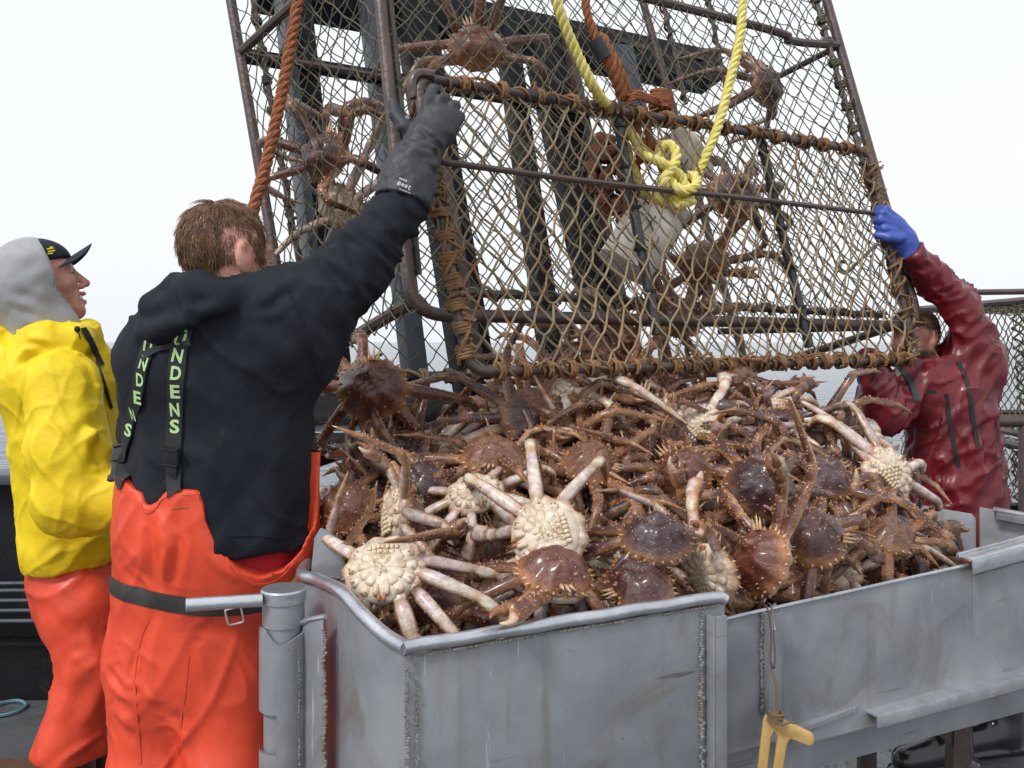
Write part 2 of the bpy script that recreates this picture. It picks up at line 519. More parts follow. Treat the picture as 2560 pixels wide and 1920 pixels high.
pot = thing('crab_pot', 'big netted steel crab pot tipped over the sorting table with its door held open', 'crab pot')
def _pot():
    pr = .019
    # frames: near face and far face loops with rounded corners
    def loop(name, a, b, c, d, r=.10, rad=pr):
        m = MB(); m.tube(rounded([a, b, c, d], r, 7, closed=True), rad, 10, closed=True); m.build(name, pipe_steel, pot)
    loop('near_frame', NTL, NBL, NBR, NTR)
    loop('far_frame', FTL, FBL, FBR, FTR)
    def strut(a, b, rad=.015):
        m = MB(); m.tube([a, b], rad, 8); m.build('strut', pipe_steel, pot)
    up = lambda a, b, s: a + (b - a).normalized() * s
    strut(up(NBL, NTL, .045) + (NBR - NBL).normalized() * .02, up(FBL, FTL, .045) + (FBR - FBL).normalized() * .05, .020)
    strut(up(NBR, NTR, .03), up(FBR, FTR, .0), .017)
    for s in (1.22,):
        nl, nr, fl, fr = up(NBL, NTL, s), up(NBR, NTR, s), up(FBL, FTL, s + .02), up(FBR, FTR, s)
        strut(fl, nl, .017); strut(nr, fr, .014)
        m = MB(); m.tube(bez([nr, nr.lerp(nl, .14) + Vector((0, 0, -.03)), nr.lerp(nl, .22) + Vector((0, 0, -.005)), nl], 8), .017, 8); m.build('strut', pipe_steel, pot)
        strut(fl, fr, .015)
    for a, b in ((NTL, FTL), (NTR, FTR)): strut(a, b)
    # second bar along the near left post
    off = (NBR - NBL).normalized() * .028 + Vector((0, .02, 0))
    m = MB(); m.tube([NTL + off, up(NBL, NTL, .12) + off], .012, 8); m.build('strut', pipe_steel, pot)
    # the thin rods to which the netting is laced
    il = FBL + (FBR - FBL).normalized() * .085; it = FTL + (FBR - FBL).normalized() * .085
    m = MB(); m.tube([it, il + (FTL - FBL).normalized() * .1], .011, 8)
    m.build('lacing_rod', pipe_steel, pot)
    m = MB(); helix(m, [it, il + (FTL - FBL).normalized() * .1], .014, 7, .005, 3)
    for k in range(16): bundle(m, it.lerp(il, .05 + k * .058), il - it, .014, 3, .005, k)
    m.build('lashing', twine_green, pot)
    ir = NBR - (NBR - NBL).normalized() * .06; itr = NTR - (NBR - NBL).normalized() * .07
    m = MB(); m.tube([itr, ir], .011, 8); m.build('lacing_rod', pipe_steel, pot)
    m = MB(); helix(m, [itr, ir], .014, 12, .005, 5)
    for k in range(20): bundle(m, itr.lerp(ir, .04 + k * .047), ir - itr, .014, 3, .006, k)
    m.build('lashing', twine_green, pot)
    # rods of the side and back between struts
    for px0, py0, px1, py1, d0, d1 in ((1643, -60, 1715, 260, 4.0, 3.9), (1760, -60, 1818, 240, 4.05, 3.95)):
        m = MB(); a, b = P(px0, py0, d0), P(px1, py1, d1); m.tube([a, b], .010, 7); m.build('lacing_rod', pipe_steel, pot)
        m = MB(); helix(m, [a, b], .015, 14, .006, px0); m.build('lashing', twine_green, pot)
    # tunnel bar parallel to the bottom of the near face, and the back rail laced with twine
    a, b = NBL + Vector((.12, .25, .075)), NBR + Vector((-.1, .10, .045))
    m = MB(); m.tube([a, b], .013, 8); m.build('strut', pipe_steel, pot)
    m = MB(); helix(m, [a, b], .017, 11, .006, 8); m.build('lashing', twine_green, pot)
    a, b = NBL.lerp(NBR, .55) + Vector((0, .2, -.03)), NBR + Vector((-.12, .08, -.005))
    m = MB(); m.tube([a, b], .012, 8); m.build('strut', pipe_steel, pot)
    m = MB(); helix(m, [FBL + Vector((.1, .03, 0)), FBL.lerp(FBR, .5)], .023, 9, .007, 4)
    for k in range(9): bundle(m, FBL.lerp(FBR, .08 + k * .05), FBR - FBL, .022, 3, .006, k)
    m.build('lashing', twine_tan, pot)
    # centre post on the back
    # nets
    ins = lambda a, b, t: a.lerp(b, t)
    m = MB(); net(m, NBL, NBR, NTR, NTL, 29, 50, .0023, 1, sag=.014, bulge=.02); m.build('near_net', twine_green, pot)
    m = MB(); net(m, il, FBR, FTR, it, 26, 46, .0024, 2, sag=.02, bulge=.03); m.build('far_net', twine_green, pot)
    m = MB(); net(m, FBL, NBL, NTL, FTL, 11, 46, .0023, 3, sag=.012); m.build('side_net', twine_green, pot)
    m = MB(); net(m, NBR, FBR, FTR, NTR, 11, 46, .0022, 4, sag=.012); m.build('side_net', twine_green, pot)
_pot()

# the door: child of the pot ---------------------------------------------
DTL, DTR, DBL, DBR = P(1040, 192, 2.47), P(2168, 380, 3.47), P(1172, 930, 2.33), P(2292, 898, 3.36)
door = bpy.data.objects.new('door', None); COL.objects.link(door); door.parent = pot
def _door():
    fr = rounded([DTL, DBL, DBR, DTR], .06, 6, closed=True)
    m = MB(); m.tube(fr, .0145, 10, closed=True); m.build('door_frame', pipe_steel, door)
    m = MB(); net(m, DBL, DBR, DTR, DTL, 30, 18, .0036, 11, sag=.008, knot=1.7, jitter=.005); m.build('door_net', twine_tan, door)
    ml, mr = P(1105, 405, 2.43), P(2190, 534, 3.42)
    m = MB(); m.tube(bez([ml, ml.lerp(mr, .3) + Vector((0, 0, -.006)), ml.lerp(mr, .62), mr], 6), .0095, 8); m.build('middle_bar', pipe_steel, door)
    for a, b, c, da, db in (((1538, 262), (1580, 500), (1642, 836), 2.83, 2.70), ((1898, 330), (1950, 560), (2024, 868), 3.18, 3.05)):
        off = .03
        pts = [P(*a, da + off), P(*b, (da + db) / 2 + off + .01), P(*c, db + off)]
        m = MB(); m.tube(bez(pts, 8), .017, 9); m.build('rubber_strut', rubber_black, door)
        for k in range(5):
            m = MB(); bundle(m, pts[0].lerp(pts[2], .1 + .18 * k), pts[2] - pts[0], .019, 2, .003, k)
            m.build('lashing', rubber_black, door)
    # lashings: top, bottom and left, heavy and untidy
    t0, t1 = DTL.lerp(DTR, .05), DTL.lerp(DTR, .99)
    m = MB(); helix(m, [t0, t1], .0185, 14, .0042, 21, .2)
    helix(m, [t0, t1], .020, 7, .0042, 22, .25, phase=2)
    for k in range(14): bundle(m, t0.lerp(t1, .03 + .07 * k), t1 - t0, .021, 3, .0046, 50 + k)
    rg = random.Random(9)
    for k in range(26):
        p = t0.lerp(t1, rg.random()); m.tube([p, p + Vector((rg.gauss(0, .012), -.01, rg.uniform(-.02, .035))), p + Vector((rg.gauss(0, .025), -.012, rg.uniform(-.03, .045)))], [.0046, .0042, .003], 5)
    m.build('lashing', twine_orange, door)
    b0, b1 = DBL.lerp(DBR, .03), DBL.lerp(DBR, .985)
    m = MB(); helix(m, [b0, b1], .0185, 14, .0042, 31, .25)
    helix(m, [b0, b1], .021, 9, .0042, 32, .3, phase=1)
    for k in range(24): bundle(m, b0.lerp(b1, .02 + .042 * k), b1 - b0, .021, rg.choice((2, 3, 4)), .0044, 80 + k)
    for k in range(60):
        p = b0.lerp(b1, rg.random()); m.tube([p + Vector((0, -.015, .01)), p + Vector((rg.gauss(0, .012), -.02, rg.uniform(.0, .03))), p + Vector((rg.gauss(0, .022), -.022, rg.uniform(.0, .045)))], [.0055, .0046, .003], 5)
    m.build('lashing', twine_orange, door)
    l0, l1 = DTL.lerp(DBL, .05), DTL.lerp(DBL, .97)
    m = MB(); helix(m, [l0, l1], .021, 8, .0055, 41, .35)
    helix(m, [l0.lerp(l1, .4), l1], .02, 5, .0042, 42, .3, phase=2)
    for k in range(9): bundle(m, l0.lerp(l1, .30 + .083 * k), l1 - l0, .021, rg.choice((3, 4, 5)), .005, 120 + k)
    for k in range(26):
        p = l0.lerp(l1, .25 + .75 * rg.random()); m.tube([p, p + Vector((rg.uniform(0, .03), -.015, rg.gauss(0, .02))), p + Vector((rg.uniform(0, .05), -.01, rg.gauss(0, .03)))], [.0046, .0046, .003], 5)
    m.build('lashing', twine_orange, door)
    r0, r1 = DTR.lerp(DBR, .03), DTR.lerp(DBR, .97)
    m = MB(); helix(m, [r0, r1], .021, 13, .0055, 51, .3)
    helix(m, [r0, r1], .024, 8, .0055, 53, .4, phase=1)
    for k in range(30):
        p = r0.lerp(r1, rg.random()); m.tube([p, p + Vector((rg.uniform(-.03, .03), -.015, rg.gauss(0, .02))), p + Vector((rg.uniform(-.03, .06), -.01, rg.gauss(0, .03)))], [.0055, .0046, .003], 5)
    m.build('lashing', twine_orange, door)
    # loose twine curl on the right of the net
    m = MB(); pts = [P(x, y, d) for x, y, d in ((2190, 610, 3.38), (2170, 632, 3.36), (2140, 660, 3.33), (2118, 680, 3.31), (2098, 672, 3.3), (2100, 655, 3.3), (2116, 655, 3.3))]
    m.tube(bez(pts, 6), .007, 6); m.build('loose_cord', twine_green, door)
    # end hook of the door bar at the top left
    m = MB(); m.tube(bez([P(1036, 245, 2.46), P(1030, 205, 2.46), P(1048, 185, 2.47), P(1085, 188, 2.48)], 6), .016, 9); m.build('hook', pipe_steel, door)
    # black rubber hose piece on the top bar
    a, b = DTL.lerp(DTR, .185), DTL.lerp(DTR, .235); m = MB(); m.tube([a, b], .021, 10); m.build('sleeve', rubber_black, door)
_door()

# ropes -------------------------------------------------------------------
def rope(mb, pts, R, pitch, n=12):
    pts = bez(pts, n); d = 0.
    cum = [0.]
    for i in range(1, len(pts)): cum.append(cum[-1] + (pts[i] - pts[i - 1]).length)
    L = cum[-1]; steps = max(8, int(L / pitch * 9))
    cen = []; k = 0
    for s in range(steps + 1):
        t = L * s / steps
        while k < len(cum) - 2 and cum[k + 1] < t: k += 1
        f = (t - cum[k]) / max(1e-9, cum[k + 1] - cum[k]); cen.append(pts[k].lerp(pts[k + 1], f))
    ref = Vector((0, -1, .1))
    for st in range(3):
        out = []
        for s, c in enumerate(cen):
            tg = (cen[min(s + 1, steps)] - cen[max(s - 1, 0)]).normalized()
            u = (ref - tg * ref.dot(tg)).normalized(); w = tg.cross(u)
            a = 2 * math.pi * (s / 9 + st / 3)
            out.append(c + (u * math.cos(a) + w * math.sin(a)) * R * .5)
        mb.tube(out, R * .58, 6)

m = MB()
rope(m, [P(1375, -60, 2.62), P(1400, 30, 2.64), P(1440, 130, 2.68), P(1492, 232, 2.73), P(1540, 300, 2.9), P(1575, 400, 2.95), P(1612, 475, 2.95), P(1665, 505, 2.95), P(1715, 495, 2.95), P(1745, 430, 3.0), P(1790, 330, 3.02), P(1822, 215, 3.06), P(1850, 90, 3.1), P(1862, -60, 3.15)], .017, .075)
rope(m, [P(1570, 320, 2.88), P(1610, 380, 2.88), P(1650, 405, 2.86), P(1700, 440, 2.9), P(1712, 480, 2.9), P(1672, 490, 2.9), P(1660, 450, 2.86), P(1690, 400, 2.9), P(1680, 365, 2.92), P(1650, 370, 2.92), P(1664, 430, 2.9), P(1700, 475, 2.87), P(1740, 465, 2.89), P(1735, 440, 2.95), P(1700, 445, 2.95), P(1668, 478, 2.95), P(1690, 512, 2.9), P(1735, 500, 2.9)], .017, .075)
m_y = m.build('yellow_rope', rope_yellow)
tag(m_y, 'thick yellow bridle rope hanging in a knotted loop inside the crab pot', 'rope')
m = MB(); rope(m, [P(752, -60, 2.95), P(742, 20, 2.93), P(705, 230, 2.88), P(668, 400, 2.83), P(640, 500, 2.78), P(622, 580, 2.76)], .0195, .085)
tag(m.build('orange_rope', rope_orange), 'rust orange rope slanting down behind the head of the man in black', 'rope')
m = MB(); rope(m, [P(1462, -60, 2.78), P(1466, 20, 2.78), P(1484, 80, 2.79), P(1512, 140, 2.8)], .014, .07)
rope(m, [P(1494, 90, 2.8), P(1530, 170, 2.82), P(1560, 245, 2.86)], .021, .08); rope(m, [P(1505, 95, 2.82), P(1548, 180, 2.84), P(1575, 250, 2.88)], .019, .08)
o2 = m.build('orange_rope', rope_orange); tag(o2, 'rust orange spliced rope with black tape hanging beside the yellow rope', 'rope')
m = MB(); m.tube([P(1488, 100, 2.8), P(1512, 146, 2.81)], .028, 10); m.build('tape', rubber_black, o2)
rg = random.Random(3)
m = MB()
for k in range(3):
    a, b = P(1560 + 6 * k, 268 - 4 * k, 2.86), P(1655 - 3 * k, 250 + 6 * k, 2.98)
    rope(m, [a, P(1590, 232 + 6 * k, 2.86), P(1625, 244 + 5 * k, 2.9), b], .009, .05)
for k in range(5):
    c = P(1652, 238 + 7 * k, 2.98); bundle(m, c, Vector((.2, .05, 1)), .03, 2, .007, k)
for k in range(7):
    x0 = 1585 + rg.uniform(-10, 25); rope(m, [P(x0, 270, 2.92), P(x0 + rg.uniform(-5, 25), 330, 2.92), P(x0 + rg.uniform(0, 50), 395 + rg.uniform(-20, 20), 2.95), P(x0 + rg.uniform(10, 60), 350, 3.0)], .013, .06)
tag(m.build('orange_lashing_rope', rope_orange), 'bundle of orange cord tied round the post beside the yellow loop', 'rope')
def _bag():
    m = MB(); rg = random.Random(12)
    c = P(1535, 450, 3.05)
    for j in range(9):
        for k in range(10):
            a = 2 * math.pi * k / 10
            z = .14 - .28 * j / 8; rr = .075 * math.sin(math.pi * (j + .8) / 9.6)
            m.ball(c + Vector((rr * math.cos(a) - z * .25, rr * .5 * math.sin(a), z)) + jit(rg, .008), .022, 6, 4)
    tag(m.build('bait_bag', mat('rust_red_mesh_bag', (.20, .06, .03), .8, 0, col2=(.12, .04, .025), nscale=40, bump=1., bscale=150)), 'rust red bait bag hanging in the pot left of the white jars', 'bait bag')
_bag()

def jar(c, ax, w, h, label):
    ax = Vector(ax).normalized(); s = ax.cross(Vector((0, 1, 0))).normalized(); t = s.cross(ax)
    root = thing('bait_jar', label, 'bait jar', 'white bait jars in the pot')
    def ringed(name, prof, m):
        mb = MB(); vs = []; n = 20
        for z, r in prof:
            for k in range(n):
                a = 2 * math.pi * k / n; ca, sa = math.cos(a), math.sin(a)
                q = (abs(ca) ** 4 + abs(sa) ** 4) ** -.25
                vs.append(Vector(c) + ax * z + s * ca * q * r + t * sa * q * r)
        fs = [(j * n + k, j * n + (k + 1) % n, (j + 1) * n + (k + 1) % n, (j + 1) * n + k) for j in range(len(prof) - 1) for k in range(n)]
        fs += [tuple(range(n))[::-1], tuple((len(prof) - 1) * n + k for k in range(n))]
        mb.add(vs, fs); mb.build(name, m, root)
    ringed('jar_body', [(-h / 2, w * .44), (-h / 2 + .008, w * .49), (0, w * .5), (h * .28, w * .5), (h * .34, w * .42), (h * .40, w * .40)], white_plastic)
    ringed('lid', [(h * .38, w * .43), (h * .385, w * .46), (h * .5, w * .46), (h * .515, w * .42)], white_plastic)
jar(P(1610, 590, 3.02), (.55, .1, .83), .195, .27, 'larger white plastic bait jar hanging low below the yellow knot')
jar(P(1712, 385, 3.12), (.5, .1, -.8), .125, .18, 'small white plastic bait jar hanging behind the yellow rope loop')

# stacked pots at the right edge ---------------------------------------------
def stacked_pot(z0, z1, label, seed):
    root = thing('crab_pot', label, 'crab pot', 'crab pots stacked on deck at the right')
    x0, x1, y0, y1 = 2.94, 4.9, 5.0, 6.7
    A = lambda x, y, z: Vector((x, y, z))
    for z, nm in ((z0 + .02, 'bottom_frame'), (z1, 'top_frame')):
        m = MB(); m.tube(rounded([A(x0, y0, z), A(x1, y0, z), A(x1, y1, z), A(x0, y1, z)], .12, 5, True), .02, 8, closed=True); m.build(nm, pipe_steel, root)
    for x, y in ((x0 + .12, y0), (x1, y0), (x1, y1), (x0, y1 - .1), (x0 + .28, y0), (x0 + .33, y0 + .02)):
        m = MB(); m.tube([A(x, y, z0 + .02), A(x, y, z1)], .016, 7); m.build('strut', pipe_steel, root)
    m = MB()
    net(m, A(x0, y0, z0 + .04), A(x1, y0, z0 + .04), A(x1, y0, z1 - .04), A(x0, y0, z1 - .04), 32, 22, .0050, seed, .01)
    m.build('front_net', twine_green, root)
    m = MB(); net(m, A(x0, y1, z0 + .04), A(x0, y0, z0 + .04), A(x0, y0, z1 - .04), A(x0, y1, z1 - .04), 24, 20, .0035, seed + 1, .01)
    net(m, A(x0, y0, z1 - .02), A(x1, y0, z1 - .02), A(x1, y1, z1 - .02), A(x0, y1, z1 - .02), 26, 40, .0035, seed + 2, .03, bulge=.06)
    m.build('side_net', twine_green, root)
    m = MB(); net(m, A(x0 + .1, y0 + .3, z0 + .04), A(x1, y0 + .3, z0 + .04), A(x1, y0 + .4, z1 - .04), A(x0 + .1, y0 + .4, z1 - .04), 30, 24, .0065, seed + 3, .03)
    m.build('tunnel_net', twine_green, root)
    m = MB(); helix(m, [A(x0 + .1, y0, z0 + .04), A(x0 + .1, y0, z1)], .025, 14, .01, seed); helix(m, [A(x0 + .3, y0, z0 + .04), A(x0 + .3, y0, z1)], .03, 16, .012, seed); m.build('lashing', twine_green, root)
    return root
stacked_pot(-.15, .82, 'lower netted crab pot of the stack at the right edge', 201)
sp2 = stacked_pot(.87, 1.66, 'upper netted crab pot of the stack at the right edge', 301)
m = MB(); m.tube(rounded([Vector((2.6, 5.0, 1.62)), Vector((2.58, 5.0, 1.70)), Vector((2.95, 5.0, 1.705)), Vector((4.9, 5.0, 1.71))], .05, 5), .017, 8); m.build('handle_bar', pipe_steel, sp2)
m = MB(); rope(m, [P(2405, 742, 4.97), P(2425, 738, 4.95), P(2440, 752, 4.95), P(2425, 760, 4.95), P(2408, 750, 4.95), P(2432, 742, 4.93)], .02, .08)
tag(m.build('yellow_line', rope_yellow), 'short bright yellow line on top of the stacked crab pots', 'rope')
# ================================================================== SORTING TABLE
table = thing('sorting_table', 'dented aluminium sorting table heaped with king crabs', 'sorting table')
A_ = P(1012, 1622, 1.50)            # front corner of the rim
B_ = P(1812, 1492, 1.815)           # right end of the front panel
L_ = P(795, 1452, 1.765)            # rim where it passes the post
L2_ = P(752, 1432, 1.88); L3_ = P(800, 1380, 2.45)
def beads(mb, a, b, r=.005, gap=.0075, seed=0, skip=0.):
    r *= .8; gap = r * 1.15
    rg = random.Random(seed); a, b = Vector(a), Vector(b); n = int((b - a).length / gap); skip *= .25
    for k in range(n):
        if rg.random() < skip: continue
        w = .75 + .5 * abs(math.sin(k * .11 + seed) * math.sin(k * .047)); mb.ball(a.lerp(b, k / n) + Vector((rg.gauss(0, r * .35), rg.gauss(0, r * .15), 0)), r * w * rg.uniform(.75, 1.2), 6, 4, (1, .7, .85))
def _table():
    fwd = (B_ - A_); fwd.z = 0; fwd.normalize(); nrm = Vector((-fwd.y, fwd.x, 0))    # into the table
    # front panel, a sheet 4 mm thick
    top0, top1 = Vector((A_.x, A_.y, A_.z - .012)), Vector((B_.x, B_.y, B_.z - .012))
    m = MB(); m.plate([top0, top1, Vector((top1.x, top1.y, .50)), Vector((top0.x, top0.y, .50))], nrm * .005)
    m.build('front_panel', alu, table, bevel=.0012)
    # left panel bends up and round towards the post
    cs = bez([A_, P(960, 1590, 1.545), P(900, 1535, 1.60), P(850, 1480, 1.665), L_, L2_, L3_], 7)
    m = MB(); vs = []; fs = []
    for p in cs: vs += [Vector((p.x, p.y, p.z - .012)), Vector((p.x, p.y, .50)), Vector((p.x + .005, p.y + .003, p.z - .012)), Vector((p.x + .005, p.y + .003, .50))]
    for i in range(len(cs) - 1):
        a, b = 4 * i, 4 * i + 4
        fs += [(a, b, b + 1, a + 1), (a + 2, a + 3, b + 3, b + 2), (a, a + 2, b + 2, b)]
    m.add(vs, fs); m.build('side_panel', alu, table)
    # rolled rim
    m = MB(); m.tube([p + Vector((.002, 0, .002)) for p in cs], .0125, 10); m.build('rim', alu_bright, table)
    m = MB(); m.tube([A_ + Vector((-.004, -.002, .002))] + [A_.lerp(B_, t) + nrm * .002 + Vector((0, 0, .002 + .001 * math.sin(t * 30))) for t in np.linspace(.01, .985, 22)] + [B_ - Vector((0, 0, .006))], .0125, 10)
    m.build('rim', alu_bright, table)
    m = MB(); beads(m, A_.lerp(B_, .02) - nrm * .004 - Vector((0, 0, .014)), A_.lerp(B_, .97) - nrm * .004 - Vector((0, 0, .014)), .004, .007, 5, .35); 
    m.build('weld_seam', weld, table)
    # corner weld, two seams
    m = MB()
    beads(m, Vector((A_.x + .004, A_.y - .002, A_.z - .03)), Vector((A_.x + .004, A_.y - .002, .5)), .0045, .007, 1, .25)
    m.build('weld_seam', weld, table)
    q = Vector((A_.x, A_.y, 0)) + fwd * .022; m = MB()
    beads(m, Vector((q.x, q.y - .003, A_.z - .03)), Vector((q.x, q.y - .003, .5)), .004, .008, 2, .45)
    m.build('weld_seam', weld, table)
    # angle iron at the right end of the front panel
    q = Vector((A_.x, A_.y, 0)).lerp(Vector((B_.x, B_.y, 0)), .915)
    m = MB(); m.box(q - nrm * .014 + fwd * .012 + Vector((0, 0, .715)), fwd * .003, nrm * .013, Vector((0, 0, .155)))
    m.box(q - nrm * .024 + fwd * .026 + Vector((0, 0, .715)), fwd * .016, nrm * .003, Vector((0, 0, .155)))
    m.build('angle_iron', alu, table, bevel=.0015)
    m = MB(); beads(m, q - nrm * .004 + Vector((0, 0, .875)) - fwd * .004, q - nrm * .004 + Vector((0, 0, .56)) - fwd * .004, .006, .008, 7, .2); m.build('weld_seam', weld, table)
    # bottom flange
    m = MB(); m.bar(top0 - nrm * .02 + Vector((0, 0, .555 - top0.z)) + fwd * .56, top1 - nrm * .02 + Vector((0, 0, .545 - top1.z)), .04, .005); m.build('flange', alu, table, bevel=.001)
    # upright post: pipe with its cap, a sleeve with a notch, and a handle
    c = Vector((-.438, 1.70, 0))
    m = MB(); m.tube([c + Vector((0, 0, -.15)), c + Vector((0, 0, .905))], .037, 24); m.build('post', alu, table)
    m = MB(); m.tube([c + Vector((0, 0, .925)), c + Vector((0, 0, .946)), c + Vector((0, 0, .949))], [.0425, .0435, .040], 24); m.build('post_cap', alu_bright, table)
    m = MB(); m.tube([c + Vector((0, 0, .88)), c + Vector((0, 0, .928))], .0395, 24); m.build('post_neck', alu, table)
    m = MB()   # sleeve: open at the front left, wavy cut top edge
    vs = []; fs = []; n = 30; zs = [0, .64, .648, .718, .722, .8, 1.0]
    for k in range(n + 1):
        a = math.radians(-150 + 330 * k / n) - math.radians(30)
        top = .868 + .014 * math.sin(a * 2.2 + 1.2) + .004 * math.sin(a * 5)
        for r in (.0455, .0415):
            for j, z in enumerate(zs):
                vs.append(c + Vector((math.cos(a) * r, math.sin(a) * r, top if j == 6 else z)))
    S = len(zs)
    for k in range(n):
        a_mid = math.degrees(math.radians(-150 + 330 * (k + .5) / n) - math.radians(30))
        for j in range(S - 1):
            if 2 <= j <= 3 and -180 <= a_mid <= -92: continue       # the notch
            o = k * 2 * S; p = (k + 1) * 2 * S
            fs += [(o + j, p + j, p + j + 1, o + j + 1), (o + S + j, o + S + j + 1, p + S + j + 1, p + S + j)]
        o = k * 2 * S; p = (k + 1) * 2 * S
        fs.append((o + S - 1, p + S - 1, p + 2 * S - 1, o + 2 * S - 1))
    m.add(vs, fs); m.build('post_sleeve', alu, table)
    a, b = P(655, 1500, 1.665), P(467, 1512, 1.62)
    m = MB(); m.tube([a, b, b + (b - a).normalized() * .002], [.0125, .0125, .0105], 14); m.build('handle', alu_bright, table)
    m = MB(); beads(m, c + Vector((.036, -.028, .86)), c + Vector((.036, -.028, .2)), .003, .006, 12, .3)
    m.build('weld_seam', weld, table); m = MB()
    # web between post and side panel, with its thick seam
    w0 = c + Vector((.038, -.012, 0)); w1 = Vector((-.352, 1.655, 0))
    beads(m, w1 + Vector((.003, -.006, .885)), w1 + Vector((.003, -.006, .2)), .0052, .0075, 11, .1)
    m.build('weld_seam', weld, table)
    m = MB(); m.plate([w0 + Vector((0, 0, .885)), w1 + Vector((0, 0, .905)), w1, w0], Vector((.0, .006, 0))); m.build('web', alu, table, bevel=.0015)
    m = MB(); m.tube([w0 + Vector((-.005, 0, .884)), w0.lerp(w1, .3) + Vector((0, 0, .895)), w1 + Vector((.004, 0, .908))], .005, 7); m.build('weld_seam', alu_bright, table)
    # upright fin behind the post
    d0 = 1.86
    out = [P(*q, d0) for q in ((780, 1620), (776, 1440), (785, 1345), (800, 1320), (845, 1350), (872, 1395), (882, 1450), (878, 1560), (870, 1620))]
    m = MB(); m.plate(out, Vector((.003, .008, 0))); m.build('fin', alu, table, bevel=.002)
    m = MB(); beads(m, P(778, 1442, d0 - .003), P(880, 1447, d0 - .003), .0035, .006, 15); m.build('weld_seam', weld, table)
    # floor of the tray
    m = MB(); m.plate([Vector((A_.x - .02, A_.y + .03, .56)), Vector((B_.x + .2, B_.y + .15, .56)), Vector((1.75, 2.75, .56)), Vector((1.0, 3.3, .56)), Vector((-.7, 2.7, .56)), Vector((-.45, 1.8, .56))], Vector((0, 0, -.01))); m.build('tray_floor', alu, table)
    # chute panel on the right, sitting a little lower
    C0, C1, C2 = P(1806, 1548, 1.885), P(2412, 1414, 2.30), P(2640, 1352, 2.46)
    cd = (C2 - C0); cd.z = 0; cd.normalize(); cn = Vector((-cd.y, cd.x, 0))
    def col(p, z): return Vector((p.x, p.y, z))
    tz = lambda p: p.z
    m = MB(); m.plate([col(C0, C0.z - .02), C0 + cd * .006 - Vector((0, 0, .006)), C0 + cd * .02, C1, C2, col(C2, .475), col(C1, .48), col(C0, .52)], cn * .005); m.build('chute_panel', alu, table, bevel=.0012)
    m = MB(); m.plate([col(C1, C1.z - .03) - cn * .004 + cd * .03, col(C2, C2.z - .03) - cn * .004, col(C2, .48) - cn * .004, col(C1, .49) - cn * .004 + cd * .03], cn * .003); m.build('lap_plate', alu, table, bevel=.0008)
    m = MB(); m.tube([C0 + Vector((0, 0, -.012)), C0 + cd * .012 + Vector((0, 0, 0)), C1, C2], .004, 7); m.build('chute_edge', alu_bright, table)
    # folded cap at the far end of the chute
    m = MB(); m.bar(C1 + cd * .0 + Vector((0, 0, .018)), C2 + Vector((0, 0, .018)), .045, .005); m.bar(C1 - cn * .022 + Vector((0, 0, .0)), C2 - cn * .022, .005, .034)
    m.bar(C1 + cn * .021 + Vector((0, 0, .022)), C2 + cn * .021 + Vector((0, 0, .022)), .008, .012)
    m.build('chute_cap', alu_bright, table, bevel=.0015)
    m = MB(); beads(m, C1 + Vector((0, 0, .022)) + cd * .02, C2 + Vector((0, 0, .022)), .0035, .006, 21); m.build('weld_seam', weld, table)
    # small angle on the chute panel
    q = C0 + cd * .115
    m = MB(); m.box(col(q, .715) - cn * .012, cd * .0025, cn * .012, Vector((0, 0, .115))); m.box(col(q, .715) - cn * .022 + cd * .02, cd * .018, cn * .0025, Vector((0, 0, .115))); m.build('angle_iron', alu, table, bevel=.001)
    m = MB(); beads(m, col(q, .825) - cn * .004 - cd * .006, col(q, .61) - cn * .004 - cd * .006, .005, .0075, 22, .25); m.build('weld_seam', weld, table)
    # ledge along the bottom of the chute
    e0, e1 = P(2172, 1782, 2.10), P(2640, 1660, 2.42)
    m = MB(); m.bar(e0, e1, .05, .006); m.bar(e0 - cn * .024 - Vector((0, 0, .012)), e1 - cn * .024 - Vector((0, 0, .012)), .005, .03); m.build('ledge', alu_bright, table, bevel=.001)
    # skirt below the chute panel
    m = MB(); m.plate([col(C0, .525) + cn * .03, col(C2, .48) + cn * .03, col(C2, .40) + cn * .03, col(C0, .44) + cn * .03], cn * .004); m.build('skirt', alu, table)
    # far wall of the chute, two sheets
    G0, G1, G2 = P(2120, 1232, 3.25), P(2440, 1282, 3.02), P(2700, 1300, 2.85)
    gd = (G1 - G0).normalized(); 
    m = MB(); m.plate([G0, G1 - Vector((0, 0, .006)) - gd * .012, G1 - Vector((0, 0, .02)), col(G1, .5), col(G0, .5)], Vector((0, .005, 0))); m.build('back_panel', alu, table, bevel=.001)
    K0, K1 = P(2450, 1268, 3.05), P(2700, 1312, 2.9)
    m = MB(); m.plate([K0, K1, col(K1, .5), col(K0, .5)], Vector((0, .005, 0))); m.build('back_panel', alu, table, bevel=.001)
    m = MB(); m.bar(K0 + gd * .03 + Vector((0, -.02, .004)), K1 + Vector((0, -.02, .004)), .05, .006); m.bar(K0 + gd * .03 + Vector((0, -.04, -.012)), K1 + Vector((0, -.04, -.012)), .005, .03); m.build('back_cap', alu_bright, table, bevel=.001)
    # legs
    for x, y, lean in ((1.33, 2.62, -.1), (.1, 1.9, 0), (-.3, 2.5, 0), (1.2, 3.0, 0)):
        m = MB(); m.bar((x, y, .5), (x + lean * .3, y, -.15), .05, .05, up=(0, 1, 0)); m.build('leg', pipe_steel, table, bevel=.003)
    m = MB(); m.bar((1.33, 2.62, .22), (1.06, 2.62, .46), .035, .035, up=(0, 1, 0)); m.build('leg_brace', pipe_steel, table, bevel=.003)
_table()

